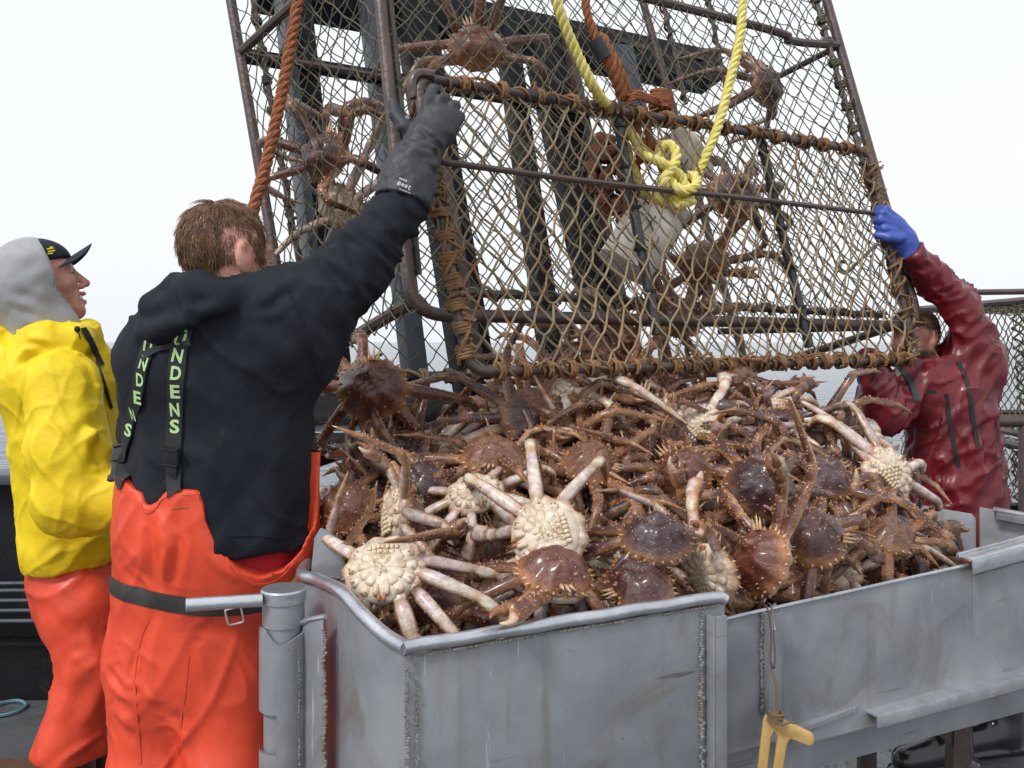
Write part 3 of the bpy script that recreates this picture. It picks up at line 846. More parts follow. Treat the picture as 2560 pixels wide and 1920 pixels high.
# crab gauge hanging from the chute ------------------------------------------
def _gauge():
    root = thing('crab_gauge', 'yellow crab measuring gauge hanging on a cord from the chute edge', 'gauge')
    d = 1.80
    m = MB(); t = Vector((.004, .016, 0))
    m.plate([P(x, y, d) for x, y in ((1908, 1802), (1912, 1793), (1932, 1790), (2032, 1838), (2037, 1848), (2034, 1862), (2024, 1866), (1976, 1848), (1968, 1862), (1945, 2000), (1922, 2000), (1944, 1842), (1936, 1830), (1928, 1842), (1910, 2000), (1884, 2000))], t)
    m.build('gauge_body', gauge_yellow, root, bevel=.004)
    m = MB(); m.tube(bez([P(1928, 1672, d), P(1941, 1720, d - .01), P(1940, 1770, d - .012), P(1936, 1792, d - .015)], 5), .0028, 6)
    bundle(m, P(1938, 1792, d - .006), (.3, 0, 1), .012, 4, .003, 2)
    m.tube(bez([P(1936, 1800, d - .02), P(1955, 1812, d - .02), P(1972, 1806, d - .02), P(1986, 1808, d - .02)], 5), .0022, 5)
    m.build('cord', cord_brown, root)
    m = MB(); dd = 1.90
    m.tube(bez([P(1932, 1668, d), P(1926, 1650, 1.84), P(1928, 1580, 1.88), P(1918, 1520, 1.905), P(1908, 1512, 1.93)], 5), .0022, 6)
    m.tube(bez([P(1932, 1668, d), P(1938, 1650, 1.84), P(1934, 1580, 1.87), P(1938, 1572, 1.87), P(1928, 1516, 1.905), P(1920, 1508, 1.93)], 5), .0022, 6)
    m.ball(P(1933, 1666, d), .005)
    m.build('clip', pipe_steel, root)
_gauge()
# ================================================================== KING CRABS
shell = mat('crab_shell', (1, 1, 1), .34, 0, col2=(.66, .58, .56), nscale=70, namt=.8, bump=.5, bscale=260, bump2=.5, b2scale=90, coat=.45, attr=True, rvar=.1, orand=.28)
belly = mat('crab_belly', (1, 1, 1), .42, 0, col2=(.84, .76, .68), nscale=45, namt=.7, bump=.3, bscale=200, bump2=.25, b2scale=60, coat=.15, attr=True, sss=.12)

DORS = ((.080, .022, .018), (.130, .040, .024), (.075, .032, .038), (.19, .075, .036))
EDGE = (.44, .20, .072); CREAM = (.70, .62, .50); LILAC = (.63, .53, .48); TIP = (.76, .62, .42)
def lerp3(a, b, t): return tuple(x + (y - x) * t for x, y in zip(a, b))

def carapace(seed):
    rg = random.Random(seed); m = MB(); dc = DORS[seed % 4]
    NU, NV = 44, 13
    def outline(th):                       # th from the front (+Y)
        c = math.cos(th)
        r = .074 - .013 * max(0, c) ** 2 + .006 * max(0, -c) + .004 * math.sin(th) ** 2
        return r * (1 + .05 * math.cos(th * 11 + seed))
    def top(u, th):
        x, y = u * math.sin(th), u * math.cos(th)
        z = .046 * (1 - u ** 2.3)
        g = lambda cx, cy, s, a: a * math.exp(-((x - cx) ** 2 + (y - cy) ** 2) / s)
        z += g(0, .42, .07, .013) + g(0, -.45, .05, .010) + g(.5, -.2, .10, .011) + g(-.5, -.2, .10, .011)
        z -= g(.26, .05, .012, .007) + g(-.26, .05, .012, .007) + g(0, -.05, .018, .006)
        return z + .0012 * math.sin(x * 40 + seed) * math.sin(y * 37)
    vs, cs = [(0, 0, top(0, 0))], [dc]
    for j in range(1, NV + 1):
        u = j / NV
        for i in range(NU):
            th = 2 * math.pi * i / NU; R = outline(th)
            vs.append((R * u * math.sin(th), R * u * math.cos(th), top(u, th)))
            t = max(0, (u - .78) / .22) ** 1.4
            k = rg.uniform(.8, 1.15)
            cs.append(tuple(k * q for q in lerp3(dc, EDGE, t * .8)))
    for j in range(3):                      # rim turns under
        u = (1.0, .9, .72)[j]; z = (-.008, -.018, -.022)[j]
        for i in range(NU):
            th = 2 * math.pi * i / NU; R = outline(th)
            vs.append((R * u * math.sin(th), R * u * math.cos(th), z)); cs.append(lerp3(EDGE, CREAM, (j + 1) / 3))
    fs = [(0, 1 + i, 1 + (i + 1) % NU) for i in range(NU)]
    for j in range(NV + 2):
        a, b = 1 + j * NU, 1 + (j + 1) * NU
        fs += [(a + i, b + i, b + (i + 1) % NU, a + (i + 1) % NU) for i in range(NU)]
    m.add(vs, fs, cs)
    for k in range(80):                     # spines over the back
        u, th = math.sqrt(rg.random()) * .93, rg.random() * 6.283
        R = outline(th) * u; z = top(u, th); L = rg.uniform(.0025, .007) * (1.2 if k % 5 == 0 else .7)
        b = Vector((R * math.sin(th), R * math.cos(th), z - .001)); n = Vector((math.sin(th) * u * .8, math.cos(th) * u * .8, 1)).normalized()
        m.col = lerp3(dc, EDGE, rg.uniform(.1, .6)); m.cone(b, b + n * L, L * .55, 5, lerp3(EDGE, TIP, .3))
    for k in range(26):                     # marginal spines
        th = 2 * math.pi * (k + .5) / 26; R = outline(th)
        b = Vector((R * math.sin(th) * .96, R * math.cos(th) * .96, rg.uniform(-.004, .004))); n = Vector((math.sin(th), math.cos(th), .25))
        m.col = EDGE; m.cone(b, b + n * rg.uniform(.008, .015), .0042, 5, TIP)
    m.col = EDGE                            # rostrum and eyes
    for x, L in ((0, .024), (-.009, .016), (.009, .016)): m.cone((x, .055, .016), (x * 1.4, .066 + L, .024), .005, 5, TIP)
    m.col = (.02, .015, .015)
    for s in (-1, 1): m.ball((s * .014, .068, .012), .0042, 6, 4)
    return m

def abdomen(seed, lumpy=False):
    """cream underside: sternum plates, leg sockets and the folded tail flap"""
    rg = random.Random(seed + 70); m = MB()
    NU = 30; vs = [(0, 0, -.037)]; cs = [CREAM]; rings = ((.25, -.036), (.5, -.033), (.75, -.027), (.95, -.019), (.93, -.006))
    for u, z in rings:
        for i in range(NU):
            th = 2 * math.pi * i / NU; R = .068 + .004 * max(0, -math.cos(th))
            vs.append((R * u * math.sin(th), R * u * math.cos(th), z + .0015 * math.sin(th * 8 + u * 9))); cs.append(lerp3(CREAM, LILAC, rg.random() * .5))
    fs = [(0, 1 + (i + 1) % NU, 1 + i) for i in range(NU)]
    for j in range(len(rings) - 1):
        a, b = 1 + j * NU, 1 + (j + 1) * NU
        fs += [(a + i, a + (i + 1) % NU, b + (i + 1) % NU, b + i) for i in range(NU)]
    m.add(vs, fs, cs)
    SEAM = (.40, .20, .07)
    def plate(x, y, z, L, W, Hh, ang, c):
        """a smooth cream plate, its long side turned by ang, with a thin tan seam round it"""
        ca, sa = math.cos(ang), math.sin(ang); nu, nv = 12, 5; vs = []; cs = []
        for jj in range(nv + 1):
            t = jj / nv
            for ii in range(nu):
                a = 2 * math.pi * ii / nu
                sx = math.copysign(abs(math.cos(a)) ** .6, math.cos(a)); sy = math.copysign(abs(math.sin(a)) ** .6, math.sin(a))
                q = math.cos(t * math.pi / 2) ** .7
                px, py = sx * L * q, sy * W * q
                vs.append((x + px * ca - py * sa, y + px * sa + py * ca, z - Hh * math.sin(t * math.pi / 2)))
                cs.append(lerp3(SEAM, c, min(1, t * 1.9)))
        fs = [(jj * nu + ii, jj * nu + (ii + 1) % nu, (jj + 1) * nu + (ii + 1) % nu, (jj + 1) * nu + ii) for jj in range(nv) for ii in range(nu)]
        fs.append(tuple(nv * nu + ii for ii in range(nu)))
        m.add(vs, fs, cs)
    for s in (-1, 1):
        for k, deg in enumerate((34, 62, 92, 122)):
            a = math.radians(deg); dx, dy = s * math.sin(a), math.cos(a); ang = math.atan2(dy, dx)
            plate(dx * .030, dy * .030 - .002, -.027, .0165, .0108, .0095, ang, lerp3(lerp3(CREAM, (.74, .68, .57), rg.random()), EDGE, .25 * rg.random()))
            plate(dx * .051, dy * .049 - .002, -.019, .0150, .0112, .012, ang, lerp3(CREAM, LILAC, rg.random() * .4))
            for q in range(3): m.col = SEAM; b = Vector((dx * .060, dy * .058, -.026)) + Vector((rg.gauss(0, .004), rg.gauss(0, .004), -.004)); m.cone(b, b + Vector((dx * .004, dy * .004, -.006)), .002, 4, TIP)
        plate(s * .010, .044, -.026, .013, .0062, .010, math.pi / 2, lerp3(CREAM, EDGE, .25))
        plate(s * .005, .056, -.022, .010, .0035, .008, math.pi / 2, EDGE)
    for j in range(6):                      # the tail flap folded under: a shield of low knobs
        y = .014 - .0112 * j; w = .011 + .0058 * j if j < 5 else .030; n = 2 + j
        for i in range(n):
            x = w * (2 * (i + .5) / n - 1)
            big = lumpy and i in (0, n - 1)
            plate(x, y + rg.gauss(0, .0006), -.034 + .010 * (abs(x) / .04) ** 2, w / n * 1.02, .0060, 0.009 if lumpy else .0034, rg.gauss(0, .1), lerp3((.70, .64, .50), (.56, .44, .28), rg.random() * .6))
    for k in range(40):
        a = rg.uniform(0, 6.28); r = .02 * math.sqrt(rg.random()); b = Vector((r * math.cos(a), r * math.sin(a) * 1.3 - .012, -.040)); m.col = (.5, .38, .2); m.cone(b, b + Vector((0, 0, -.0035)), .0016, 4, TIP)
    return m

def limb(kind, side, idx, pose, seed):
    """one walking leg or claw, bent in its own plane"""
    rg = random.Random(seed * 31 + idx * 7 + (side > 0)); m = MB(); dc = DORS[seed % 4]
    if kind == 'leg':
        th = math.radians((62, 92, 124)[idx]); segs = [(.020, .0115, .0115), (.118, .0130, .0104), (.040, .0108, .0106), (.098, .0102, .0070), (.060, .0066, .0012)]
        sc = (1.0, 1.05, .95)[idx]
    else:
        th = math.radians(30); big = side > 0; segs = [(.020, .0125, .0125), (.062, .0135, .0125), (.036, .0135, .0145), (.046, .0165, .0205)]; sc = 1.08 if big else .86
    yaw, els, tw = pose                     # yaw offset and elevation per joint
    az = th + math.radians(yaw)
    h = Vector((side * math.sin(az), math.cos(az), 0)); up = Vector((0, 0, 1))
    p = Vector((side * math.sin(th) * .052, math.cos(th) * .048, -.010))
    e = math.radians(els[0]); pts = []; rad = []; ups = []; joints = []
    hh = h.copy()
    for k, (L, r0, r1) in enumerate(segs):
        e = math.radians(els[min(k, len(els) - 1)])
        sway = math.radians(tw * (k - 1) * (1 if k > 1 else 0)) * side
        hh = Matrix.Rotation(-sway, 3, 'Z') @ h
        d = hh * math.cos(e) + up * math.sin(e); u = up * math.cos(e) - hh * math.sin(e)
        n = 6 if k != 2 else 4
        for i in range(n):
            t = i / (n - 1)
            r = r0 + (r1 - r0) * t
            if 0 < k: r *= 1 + .10 * math.sin(math.pi * min(1, t * 1.1)) - .16 * (t < .05)
            if kind == 'leg' and k == 4: r = r0 * (1 - t) ** .8 + r1
            pts.append(p + d * L * sc * t * .97); rad.append(r * sc); ups.append((u, hh, d, k, t))
        joints.append(p.copy()); p = p + d * L * sc
    K = 8; vs = []; cs = []
    for c, r, (u, hv, d, k, t) in zip(pts, rad, ups):
        s_ = d.cross(u)
        for i in range(K):
            a = 2 * math.pi * i / K; ca, sa = math.cos(a), math.sin(a)
            vs.append(c + u * ca * r * .92 + s_ * sa * r * 1.08)
            w = .5 + .5 * ca
            col = lerp3(LILAC if k in (1, 3) else CREAM, EDGE, max(0, min(1, (w - .22) * 3.4)))
            col = lerp3(col, dc, max(0, min(1, (w - .64) * 4.6)))
            if k == 4: col = lerp3(col, EDGE, .35 + .3 * t)
            if t < .08 or t > .93: col = lerp3(col, EDGE, .55)
            cs.append(tuple(q * rg.uniform(.88, 1.1) for q in col))
    n = len(pts)
    fs = [(i * K + j, i * K + (j + 1) % K, (i + 1) * K + (j + 1) % K, (i + 1) * K + j) for i in range(n - 1) for j in range(K)]
    fs += [tuple(range(K))[::-1], tuple((n - 1) * K + j for j in range(K))]
    m.add(vs, fs, cs)
    if kind == 'leg': m.col = TIP; m.cone(pts[-1] - ups[-1][2] * .002, pts[-1] + ups[-1][2] * .012 * sc, .0022, 5, (.12, .07, .04))
    # spines in rows
    for q in range(len(pts) - 1):
        u, hv, d, k, t = ups[q]
        if k == 0 or (kind == 'leg' and k == 4): continue
        s_ = d.cross(u); dist = (pts[q + 1] - pts[q]).length
        for rep in range(2):
            c = pts[q].lerp(pts[q + 1], (rep + rg.random()) / 2); r = rad[q]
            for a in (0, 55, -55, 88, -88, 120):
                if rg.random() < (.48 if a != 120 else .8): continue
                a2 = math.radians(a + rg.gauss(0, 9)); nn = u * math.cos(a2) + s_ * math.sin(a2)
                L = rg.uniform(.0022, .0058) * (1.25 if a in (55, -55) else 1)
                b = c + nn * r * .9
                m.col = lerp3(EDGE, dc, .3); m.cone(b, b + (nn + d * .35) * L, .0024, 4, lerp3(EDGE, TIP, rg.uniform(.4, 1)))
    if kind == 'claw':
        u, hv, d, k, t = ups[-1]; s_ = d.cross(u)
        for sg, L in ((1, .040), (-1, .036)):
            base = pts[-1] + s_ * sg * .009 * sc - d * .004; f = []
            for i in range(6):
                t = i / 5; f.append(base + d * L * sc * t + s_ * sg * (.011 * math.sin(t * 2.6) - .006 * t) * sc)
            m.col = lerp3(CREAM, EDGE, .5) if sg < 0 else lerp3(dc, EDGE, .5)
            m.tube(f, [.0105 * sc * (1 - .8 * (i / 5) ** 1.3) for i in range(6)], 7)
    return m

# elevation per segment (coxa, merus, carpus, propodus, dactyl), yaw and sideways curl
def L_(*e): return list(e)
POSES = {
    'walk':   [(0, L_(6, 18, -4, -36, -58), 8), (0, L_(6, 22, -2, -36, -56), -6), (4, L_(6, 18, -6, -40, -60), -10)],
    'spread': [(-8, L_(6, 16, 2, -18, -34), 6), (0, L_(6, 20, 4, -20, -36), 0), (10, L_(6, 14, 0, -20, -32), -8)],
    'limp':   [(-14, L_(-10, -30, -62, -86, -80), 10), (-4, L_(-10, -26, -60, -88, -92), 4), (10, L_(-10, -34, -66, -84, -78), -6)],
    'folded': [(-20, L_(14, 34, -10, -84, -104), 14), (0, L_(14, 38, -14, -90, -110), 8), (22, L_(14, 32, -18, -88, -106), -14)],
    'mixed':  [(-24, L_(14, 36, 16, -10, -34), 18), (6, L_(0, -8, -30, -64, -80), -10), (20, L_(10, 30, -10, -60, -76), 8)],
    'fan':    [(-30, L_(0, 2, 14, 40, 58), 4), (-34, L_(0, 4, 18, 44, 60), 0), (-38, L_(0, 6, 22, 48, 64), -4)],
    'belly':  [(-10, L_(0, 14, 46, 92, 104), 8), (4, L_(0, 10, 44, 96, 110), 0), (16, L_(0, 16, 50, 88, 100), -6)],
}
CLAWS = {'fan': (-12, L_(4, 10, 30, 50), 14), 'walk': (-6, L_(6, 12, -18, -30), 16), 'spread': (6, L_(8, 24, 10, 0), 10), 'limp': (-18, L_(-8, -26, -50, -62), 20),
         'folded': (-18, L_(10, 26, -34, -70), 22), 'mixed': (-10, L_(16, 48, 40, 34), 8), 'belly': (-14, L_(0, 8, 34, 60), 20)}
_cache = {}
def mesh_of(key, fn, m):
    if key not in _cache:
        mb = fn(); o = mb.build('tmp', m, auto=0, colors=True); _cache[key] = o.data
        bpy.data.objects.remove(o)
        if len(key) == 4: _cache[key]['side'] = key[2]; _cache[key]['idx'] = str(key[3])
    return _cache[key]

def make_crab(pose, seed, name='king_crab'):
    """a crab with its parts at the origin (front +Y, back +Z)"""
    root = bpy.data.objects.new(name, None); COL.objects.link(root); root.empty_display_size = .05
    def part(nm, me):
        me.name = nm; o = bpy.data.objects.new(nm, me); COL.objects.link(o); o.parent = root; return o
    part('carapace', mesh_of(('car', seed), lambda: carapace(seed), shell))
    part('abdomen', mesh_of(('abd', seed % 2, pose == 'limp'), lambda: abdomen(seed % 2, pose == 'limp'), belly))
    for side in (-1, 1):
        for i in range(3):
            po = POSES[pose][i] if side > 0 or pose != 'mixed' else POSES['mixed'][(i + 1) % 3]
            rg = random.Random(seed * 91 + i * 5 + side)
            po = (po[0] + rg.gauss(0, 5), [e + rg.gauss(0, 6) for e in po[1]], po[2] + rg.gauss(0, 4))
            part('leg', mesh_of((pose, seed, side, i), lambda: limb('leg', side, i, po, seed), shell))
        part('claw', mesh_of((pose, seed, side, 'c'), lambda: limb('claw', side, 0, CLAWS[pose], seed), shell))
    return root
PROTO = {}
def proto(pose, seed):
    if (pose, seed) not in PROTO: PROTO[pose, seed] = make_crab(pose, seed); return PROTO[pose, seed]
    src = PROTO[pose, seed]
    r = src.copy(); COL.objects.link(r)
    for ch in src.children:
        c = ch.copy(); COL.objects.link(c); c.parent = r
    return r
GROUP_HEAP = 'king crabs heaped on the sorting table'
GROUP_POT = 'king crabs still hanging inside the crab pot'
TO_FIX = []
def crab(px, py, d, up, fwd, label, pose='walk', seed=0, s=1.0, group=GROUP_HEAP):
    """up: direction of the back, fwd: direction of the face (world)"""
    o = proto(pose, seed)
    u = Vector(up).normalized(); f = Vector(fwd); f = (f - u * f.dot(u)).normalized(); r = f.cross(u)
    M = Matrix((r, f, u)).transposed().to_4x4()
    o.matrix_world = Matrix.Translation(P(px, py, d)) @ M @ Matrix.Scale(s, 4)
    tag(o, label, 'crab', group)
    TO_FIX.append((o, seed)) if group == GROUP_HEAP else None
    return o

_vc = {}
def mverts(me):
    if me.name_full not in _vc:
        a = np.empty(len(me.vertices) * 3, np.float32); me.vertices.foreach_get('co', a); _vc[me.name_full] = a.reshape(-1, 3)
    return _vc[me.name_full]
_FA, _FB = P(1012, 1622, 1.50), P(1812, 1492, 1.815)
_CA, _CB = P(1806, 1548, 1.885), P(2640, 1352, 2.46)
def outside(w):
    """how many points lie outside the walls of the table"""
    def side(a, b): return (b.x - a.x) * (w[:, 1] - a.y) - (b.y - a.y) * (w[:, 0] - a.x)
    L1, L2 = (_FB - _FA).length, (_CB - _CA).length
    s1, s2 = side(_FA, _FB) / L1 < .014, side(_CA, _CB) / L2 < .014
    x = w[:, 0]
    front = np.where(x < _FB.x, s1, s2) & (w[:, 2] < np.where(x < _FB.x, .925, .87))
    far = np.where(x < _FB.x, side(_FA, _FB) / L1, side(_CA, _CB) / L2) < -.05
    left = w[:, 0] < np.interp(w[:, 1], [1.5, 1.60, 1.735, 1.88, 2.45], [-.16, -.265, -.37, -.42, -.50])
    left &= w[:, 1] < 2.42
    back = (w[:, 2] < .5)
    px, py = 1280 + F * x / w[:, 1], HY - F * (w[:, 2] - CAMZ) / w[:, 1]      # nothing pokes up through or in front of the door
    lim = np.interp(px, (780, 1000, 1100, 1175, 2290, 2300, 2400), (760, 800, 880, 950, 912, 1090, 1300))
    dd = np.interp(px, (1172, 2292), (2.33, 3.36))
    back |= (py < lim) & ((w[:, 1] < dd + .05) | (px < 1172) | (px > 2292))
    xr = (780, 1010, 1810, 2410)                                              # nor stands far out of the heap towards the camera
    yr, dr = np.interp(px, xr, (1500, 1640, 1545, 1430)), np.interp(px, xr, (1.92, 1.60, 1.95, 2.38))
    yt = np.interp(px, (790, 900, 1150, 1300, 1900, 2100, 2290, 2420), (1190, 1060, 1000, 900, 930, 1030, 1160, 1360)); dt = np.interp(px, (790, 1150, 1400, 2000, 2300, 2420), (2.35, 2.62, 2.75, 2.85, 2.80, 2.6))
    hd = dr + np.clip((yr - py) / np.maximum(yr - yt, 1), -.1, 1.1) * (dt - dr)
    soft = w[:, 1] < hd - .19
    return int((front | far | left | back).sum()), int(soft.sum())
def contain(o, rng):
    """swap or drop limbs that would pass through the table walls"""
    Mw = np.array(o.matrix_world)
    for ch in list(o.children):
        k = ch.name.split('.')[0]
        if k not in ('leg', 'claw'): continue
        def bad(me):
            v = mverts(me); return outside(v @ Mw[:3, :3].T + Mw[:3, 3])
        cost = lambda me: (lambda q: q[0] * 4 + q[1])(bad(me))
        if cost(ch.data) < 8: continue
        opts = [me for key, me in _cache.items() if len(key) == 4 and key[1] == o['seed'] and key[2] == ch.data['side'] and str(key[3]) == ch.data['idx']]
        best = min(opts, key=cost)
        if bad(best)[0] < 14: ch.data = best
        else: bpy.data.objects.remove(ch)

def heap_d(x, y):
    """distance of the heap's surface at a photo pixel"""
    yr = np.interp(x, (780, 1010, 1810, 2410), (1500, 1640, 1545, 1430)); dr = np.interp(x, (780, 1010, 1810, 2410), (1.92, 1.60, 1.95, 2.38))
    yt = np.interp(x, (790, 900, 1150, 1300, 1900, 2100, 2290, 2420), (1190, 1060, 1000, 900, 930, 1030, 1160, 1360)); dt = np.interp(x, (790, 1150, 1400, 2000, 2300, 2420), (2.35, 2.62, 2.75, 2.85, 2.80, 2.6))
    t = min(max((yr - y) / max(yr - yt, 1), -.1), 1.1)
    return float(dr + t * (dt - dr))

H = heap_d
# --- the crabs one can point at
crab(962, 1438, 1.76, (.05, .72, -.68), (.06, -.66, -.72), 'cream belly-up crab in the front corner, legs fanned out towards the rim', 'fan', 0, 1.05)
crab(1365, 1345, 1.90, (.15, .85, -.45), (-.95, -.05, -.25), 'white belly-up crab lying in the middle of the heap, belly to the camera', 'fan', 1, 1.12)
crab(1000, 1290, 1.98, (.86, .35, -.1), (.1, .5, .8), 'pale crab on its side beside the fin, behind the front belly-up crab', 'limp', 3, .95)
crab(1640, 1345, 1.88, (0, -.45, .85), (.06, .60, .45), 'dark crab facing away with its claws raised, legs spread wide behind the front rim', 'spread', 2, .98)
crab(932, 965, 2.42, (-.05, -.95, .25), (.05, .2, 1), 'brown crab clinging upright below the left corner of the pot, back to the camera', 'limp', 1, 1.25)
crab(1600, 1028, 2.62, (.1, -.9, .35), (.2, .3, .9), 'dark purple crab tumbling high under the door, its round back to the camera', 'mixed', 0, 1.1)
crab(1948, 1062, 2.72, (.0, -.92, .2), (.1, .1, 1), 'small dark crab in front of the sea with one leg arched to the right', 'walk', 2, .85)
crab(1905, 1215, 2.36, (.1, -.8, .55), (.4, .5, .6), 'big greyish brown crab sliding down the right of the heap', 'folded', 2, 1.25)
crab(2215, 1185, 2.62, (-.3, .8, -.35), (.7, .0, .6), 'pale crab tumbling off the right of the heap in front of the red jacket', 'limp', 0, 1.12)
crab(1905, 1395, 2.02, (-.85, -.3, .3), (.1, .35, .9), 'crab on edge over the notch between the two front panels, showing its pale rim', 'walk', 1, 1.1)
crab(1300, 1058, 2.52, (.75, -.35, .3), (.3, .7, .5), 'crab below the door with its pale lumpy tail turned out', 'limp', 2, 1.1)
crab(1232, 1150, 2.28, (.05, -.35, .95), (-.1, -1, .1), 'orange faced crab looking at the camera in the middle of the heap', 'mixed', 3, 1.1)
crab(1190, 1245, 2.12, (.1, .5, -.8), (.1, -.7, .3), 'cream crab half buried under the orange faced crab', 'belly', 1, .95)
crab(1020, 1130, 2.45, (-.1, -.6, .8), (-.5, -.5, .4), 'dark brown crab at the top left of the heap below the upright crab', 'walk', 0, 1.08)
crab(1045, 1215, 2.22, (-.2, -.75, .6), (-.6, -.3, .2), 'dark crab between the pale sideways crab and the top left of the heap', 'spread', 2, .95)
crab(860, 1270, 2.16, (-.2, -.6, .6), (-.8, -.5, .1), 'reddish crab at the left end of the heap against the orange bib', 'folded', 3, 1.0)
crab(1780, 1425, 1.93, (.7, .45, .1), (-.6, -.4, .5), 'crab with its cream tail and one pale leg over the front panel rim', 'folded', 1, .95)
crab(2040, 1345, 2.12, (-.1, -.6, .8), (.5, -.4, .2), 'maroon crab above the chute panel with long curved legs', 'folded', 0, 1.1)
crab(2230, 1345, 2.36, (.1, -.3, .9), (.8, -.5, .2), 'tan spiny crab at the right tip of the heap beside the chute', 'walk', 3, 1.0)
crab(1390, 1440, 1.76, (.2, -.3, .9), (.3, -1, .0), 'dark crab with a spiny claw resting just inside the front rim', 'walk', 1, 1.0)
crab(1590, 1470, 1.80, (-.1, -.4, .85), (-.8, -.5, .1), 'dark crab low behind the front rim left of the notch', 'folded', 0, .95)
crab(1850, 960, 2.84, (.4, -.7, .3), (-.1, .2, -.9), 'crab falling head down from the pot opening over the sea', 'spread', 3, .95)
crab(1760, 1070, 2.66, (.1, .7, -.3), (.5, -.3, .6), 'pale crab upside down between the two dark crabs below the door', 'fan', 1, 1.0)
crab(1430, 940, 2.78, (-.2, -.5, .7), (-.7, -.6, .1), 'reddish brown crab squeezed out under the left half of the door', 'spread', 0, 1.1)
crab(1480, 1160, 2.33, (.1, -.5, .85), (.7, -.5, .2), 'brown crab with crossed legs left of the big greyish crab', 'walk', 3, 1.05)
crab(2060, 1190, 2.55, (.15, -.6, .7), (.7, .4, .2), 'purple crab sliding between the small dark crab and the pale tumbling crab', 'mixed', 2, 1.1)
crab(1700, 1180, 2.40, (-.1, -.7, .6), (-.5, .3, .6), 'brown crab left behind the big greyish crab with long straight legs', 'spread', 1, 1.1)
# --- crabs still in the pot
crab(1190, 115, 2.98, (.2, -.75, .3), (-.35, .1, .9), 'large orange brown crab caught in the netting above the black glove', 'mixed', 3, 1.25, GROUP_POT)
crab(815, 385, 2.98, (-.55, -.75, .2), (.3, .0, .9), 'maroon crab hanging in the left side of the pot behind the raised sleeve', 'folded', 0, 1.25, GROUP_POT)
crab(860, 520, 3.02, (.2, .6, .5), (.6, -.2, -.5), 'crab with long orange legs just above the raised black sleeve', 'spread', 3, 1.15, GROUP_POT)
crab(1915, 215, 3.62, (.6, -.6, .1), (.2, .1, 1), 'small crab hanging by its legs at the upper right of the pot', 'limp', 2, 1.15, GROUP_POT)
crab(1840, 485, 3.42, (.1, -.9, .2), (.2, .1, .9), 'greyish crab behind the door net right of the yellow knot', 'limp', 2, 1.3, GROUP_POT)
crab(1760, 660, 3.22, (-.2, -.7, .3), (.5, .2, -.8), 'brown crab falling behind the door below the white jars', 'mixed', 3, 1.2, GROUP_POT)
crab(1690, 790, 3.05, (.2, -.6, .6), (-.6, .3, .2), 'crab piled at the bottom of the pot opening behind the door', 'spread', 1, 1.2, GROUP_POT)
crab(1500, 845, 2.95, (.1, -.5, .8), (-.8, -.2, .2), 'reddish crab at the bottom of the door net left of centre', 'walk', 0, 1.15, GROUP_POT)
# --- the crabs underneath: only legs and bits of shell show
_used = set()
def place_label(x, y, up, pose, seed, deep):
    """a label from the crab's own look and the landmark crabs next to it"""
    look = ('dark', 'reddish brown', 'purple brown', 'tan brown')[seed]
    if up[2] < 0: look = 'pale upturned'
    st = 'deep in the heap' if deep else {'walk': 'with arched legs', 'spread': 'with straight legs', 'limp': 'with dangling legs', 'folded': 'with folded legs', 'mixed': 'with crossed legs', 'belly': 'with curled legs', 'fan': 'with fanned legs'}[pose]
    near = sorted(MARKS, key=lambda q: (q[0] - x) ** 2 + (q[1] - y) ** 2)[:5]
    def rel(q):
        dx, dy = x - q[0], y - q[1]
        return ('right of' if dx > 0 else 'left of') if abs(dx) > abs(dy) else ('below' if dy > 0 else 'above')
    opts = [f'{look} crab {st}, {rel(q)} the {q[2]}' for q in near] + [f'{look} crab {st}, between the {a[2]} and the {b[2]}' for a in near for b in near if a[2] < b[2]]
    for t in opts:
        if t not in _used and len(t.split()) <= 16: _used.add(t); return t
    return opts[0]
MARKS = [(938, 1445, 'front belly-up crab'), (1352, 1330, 'white middle crab'), (1010, 1335, 'pale sideways crab'), (1640, 1345, 'claw-raising dark crab'), (938, 955, 'upright crab'), (1600, 1028, 'round-backed purple crab'),
         (1948, 1062, 'small crab before the sea'), (1905, 1215, 'big greyish crab'), (2215, 1185, 'pale tumbling crab'), (1905, 1395, 'crab on edge'), (1300, 1058, 'lumpy pale tail'), (1232, 1150, 'orange faced crab'),
         (2040, 1345, 'long-legged maroon crab'), (2255, 1320, 'tan crab by the chute'), (1390, 1440, 'crab by the rim'), (830, 1350, 'aluminium fin'), (1810, 1500, 'notch in the panels'), (1430, 940, 'crab under the door')]
def fill():
    rg = random.Random(77); pts = []
    poses = ['walk', 'spread', 'mixed', 'folded', 'limp', 'belly']
    tries = 0
    while len(pts) < 74 and tries < 6000:
        tries += 1
        x, y = rg.uniform(790, 2290), rg.uniform(930, 1620)
        yr = np.interp(x, (780, 1010, 1810, 2410), (1470, 1600, 1500, 1405)); yt = np.interp(x, (790, 900, 1150, 1300, 1900, 2100, 2290, 2420), (1290, 1220, 1130, 975, 1010, 1130, 1290, 1400))
        if not yt < y < yr: continue
        d = H(x, y); k = 100 * 2.0 / d
        if any((x - a) ** 2 + ((y - b) * 1.15) ** 2 < (k * .92) ** 2 for a, b in pts): continue
        pts.append((x, y))
        up = Vector((rg.gauss(0, .5), -.45 + rg.gauss(0, .3), .75)); 
        if rg.random() < .24: up = Vector((rg.gauss(0, .4), .3, -.7))
        a = rg.uniform(0, 6.283)
        f = (math.cos(a), math.sin(a), rg.uniform(-.2, .3)); po, sd = (rg.choice(poses) if up.z > 0 else rg.choice(['belly', 'fan'])), rg.randrange(4)
        crab(x, y, d + .12, up, f, place_label(x, y, up, po, sd, False), po, sd, rg.uniform(1.0, 1.28))
fill()
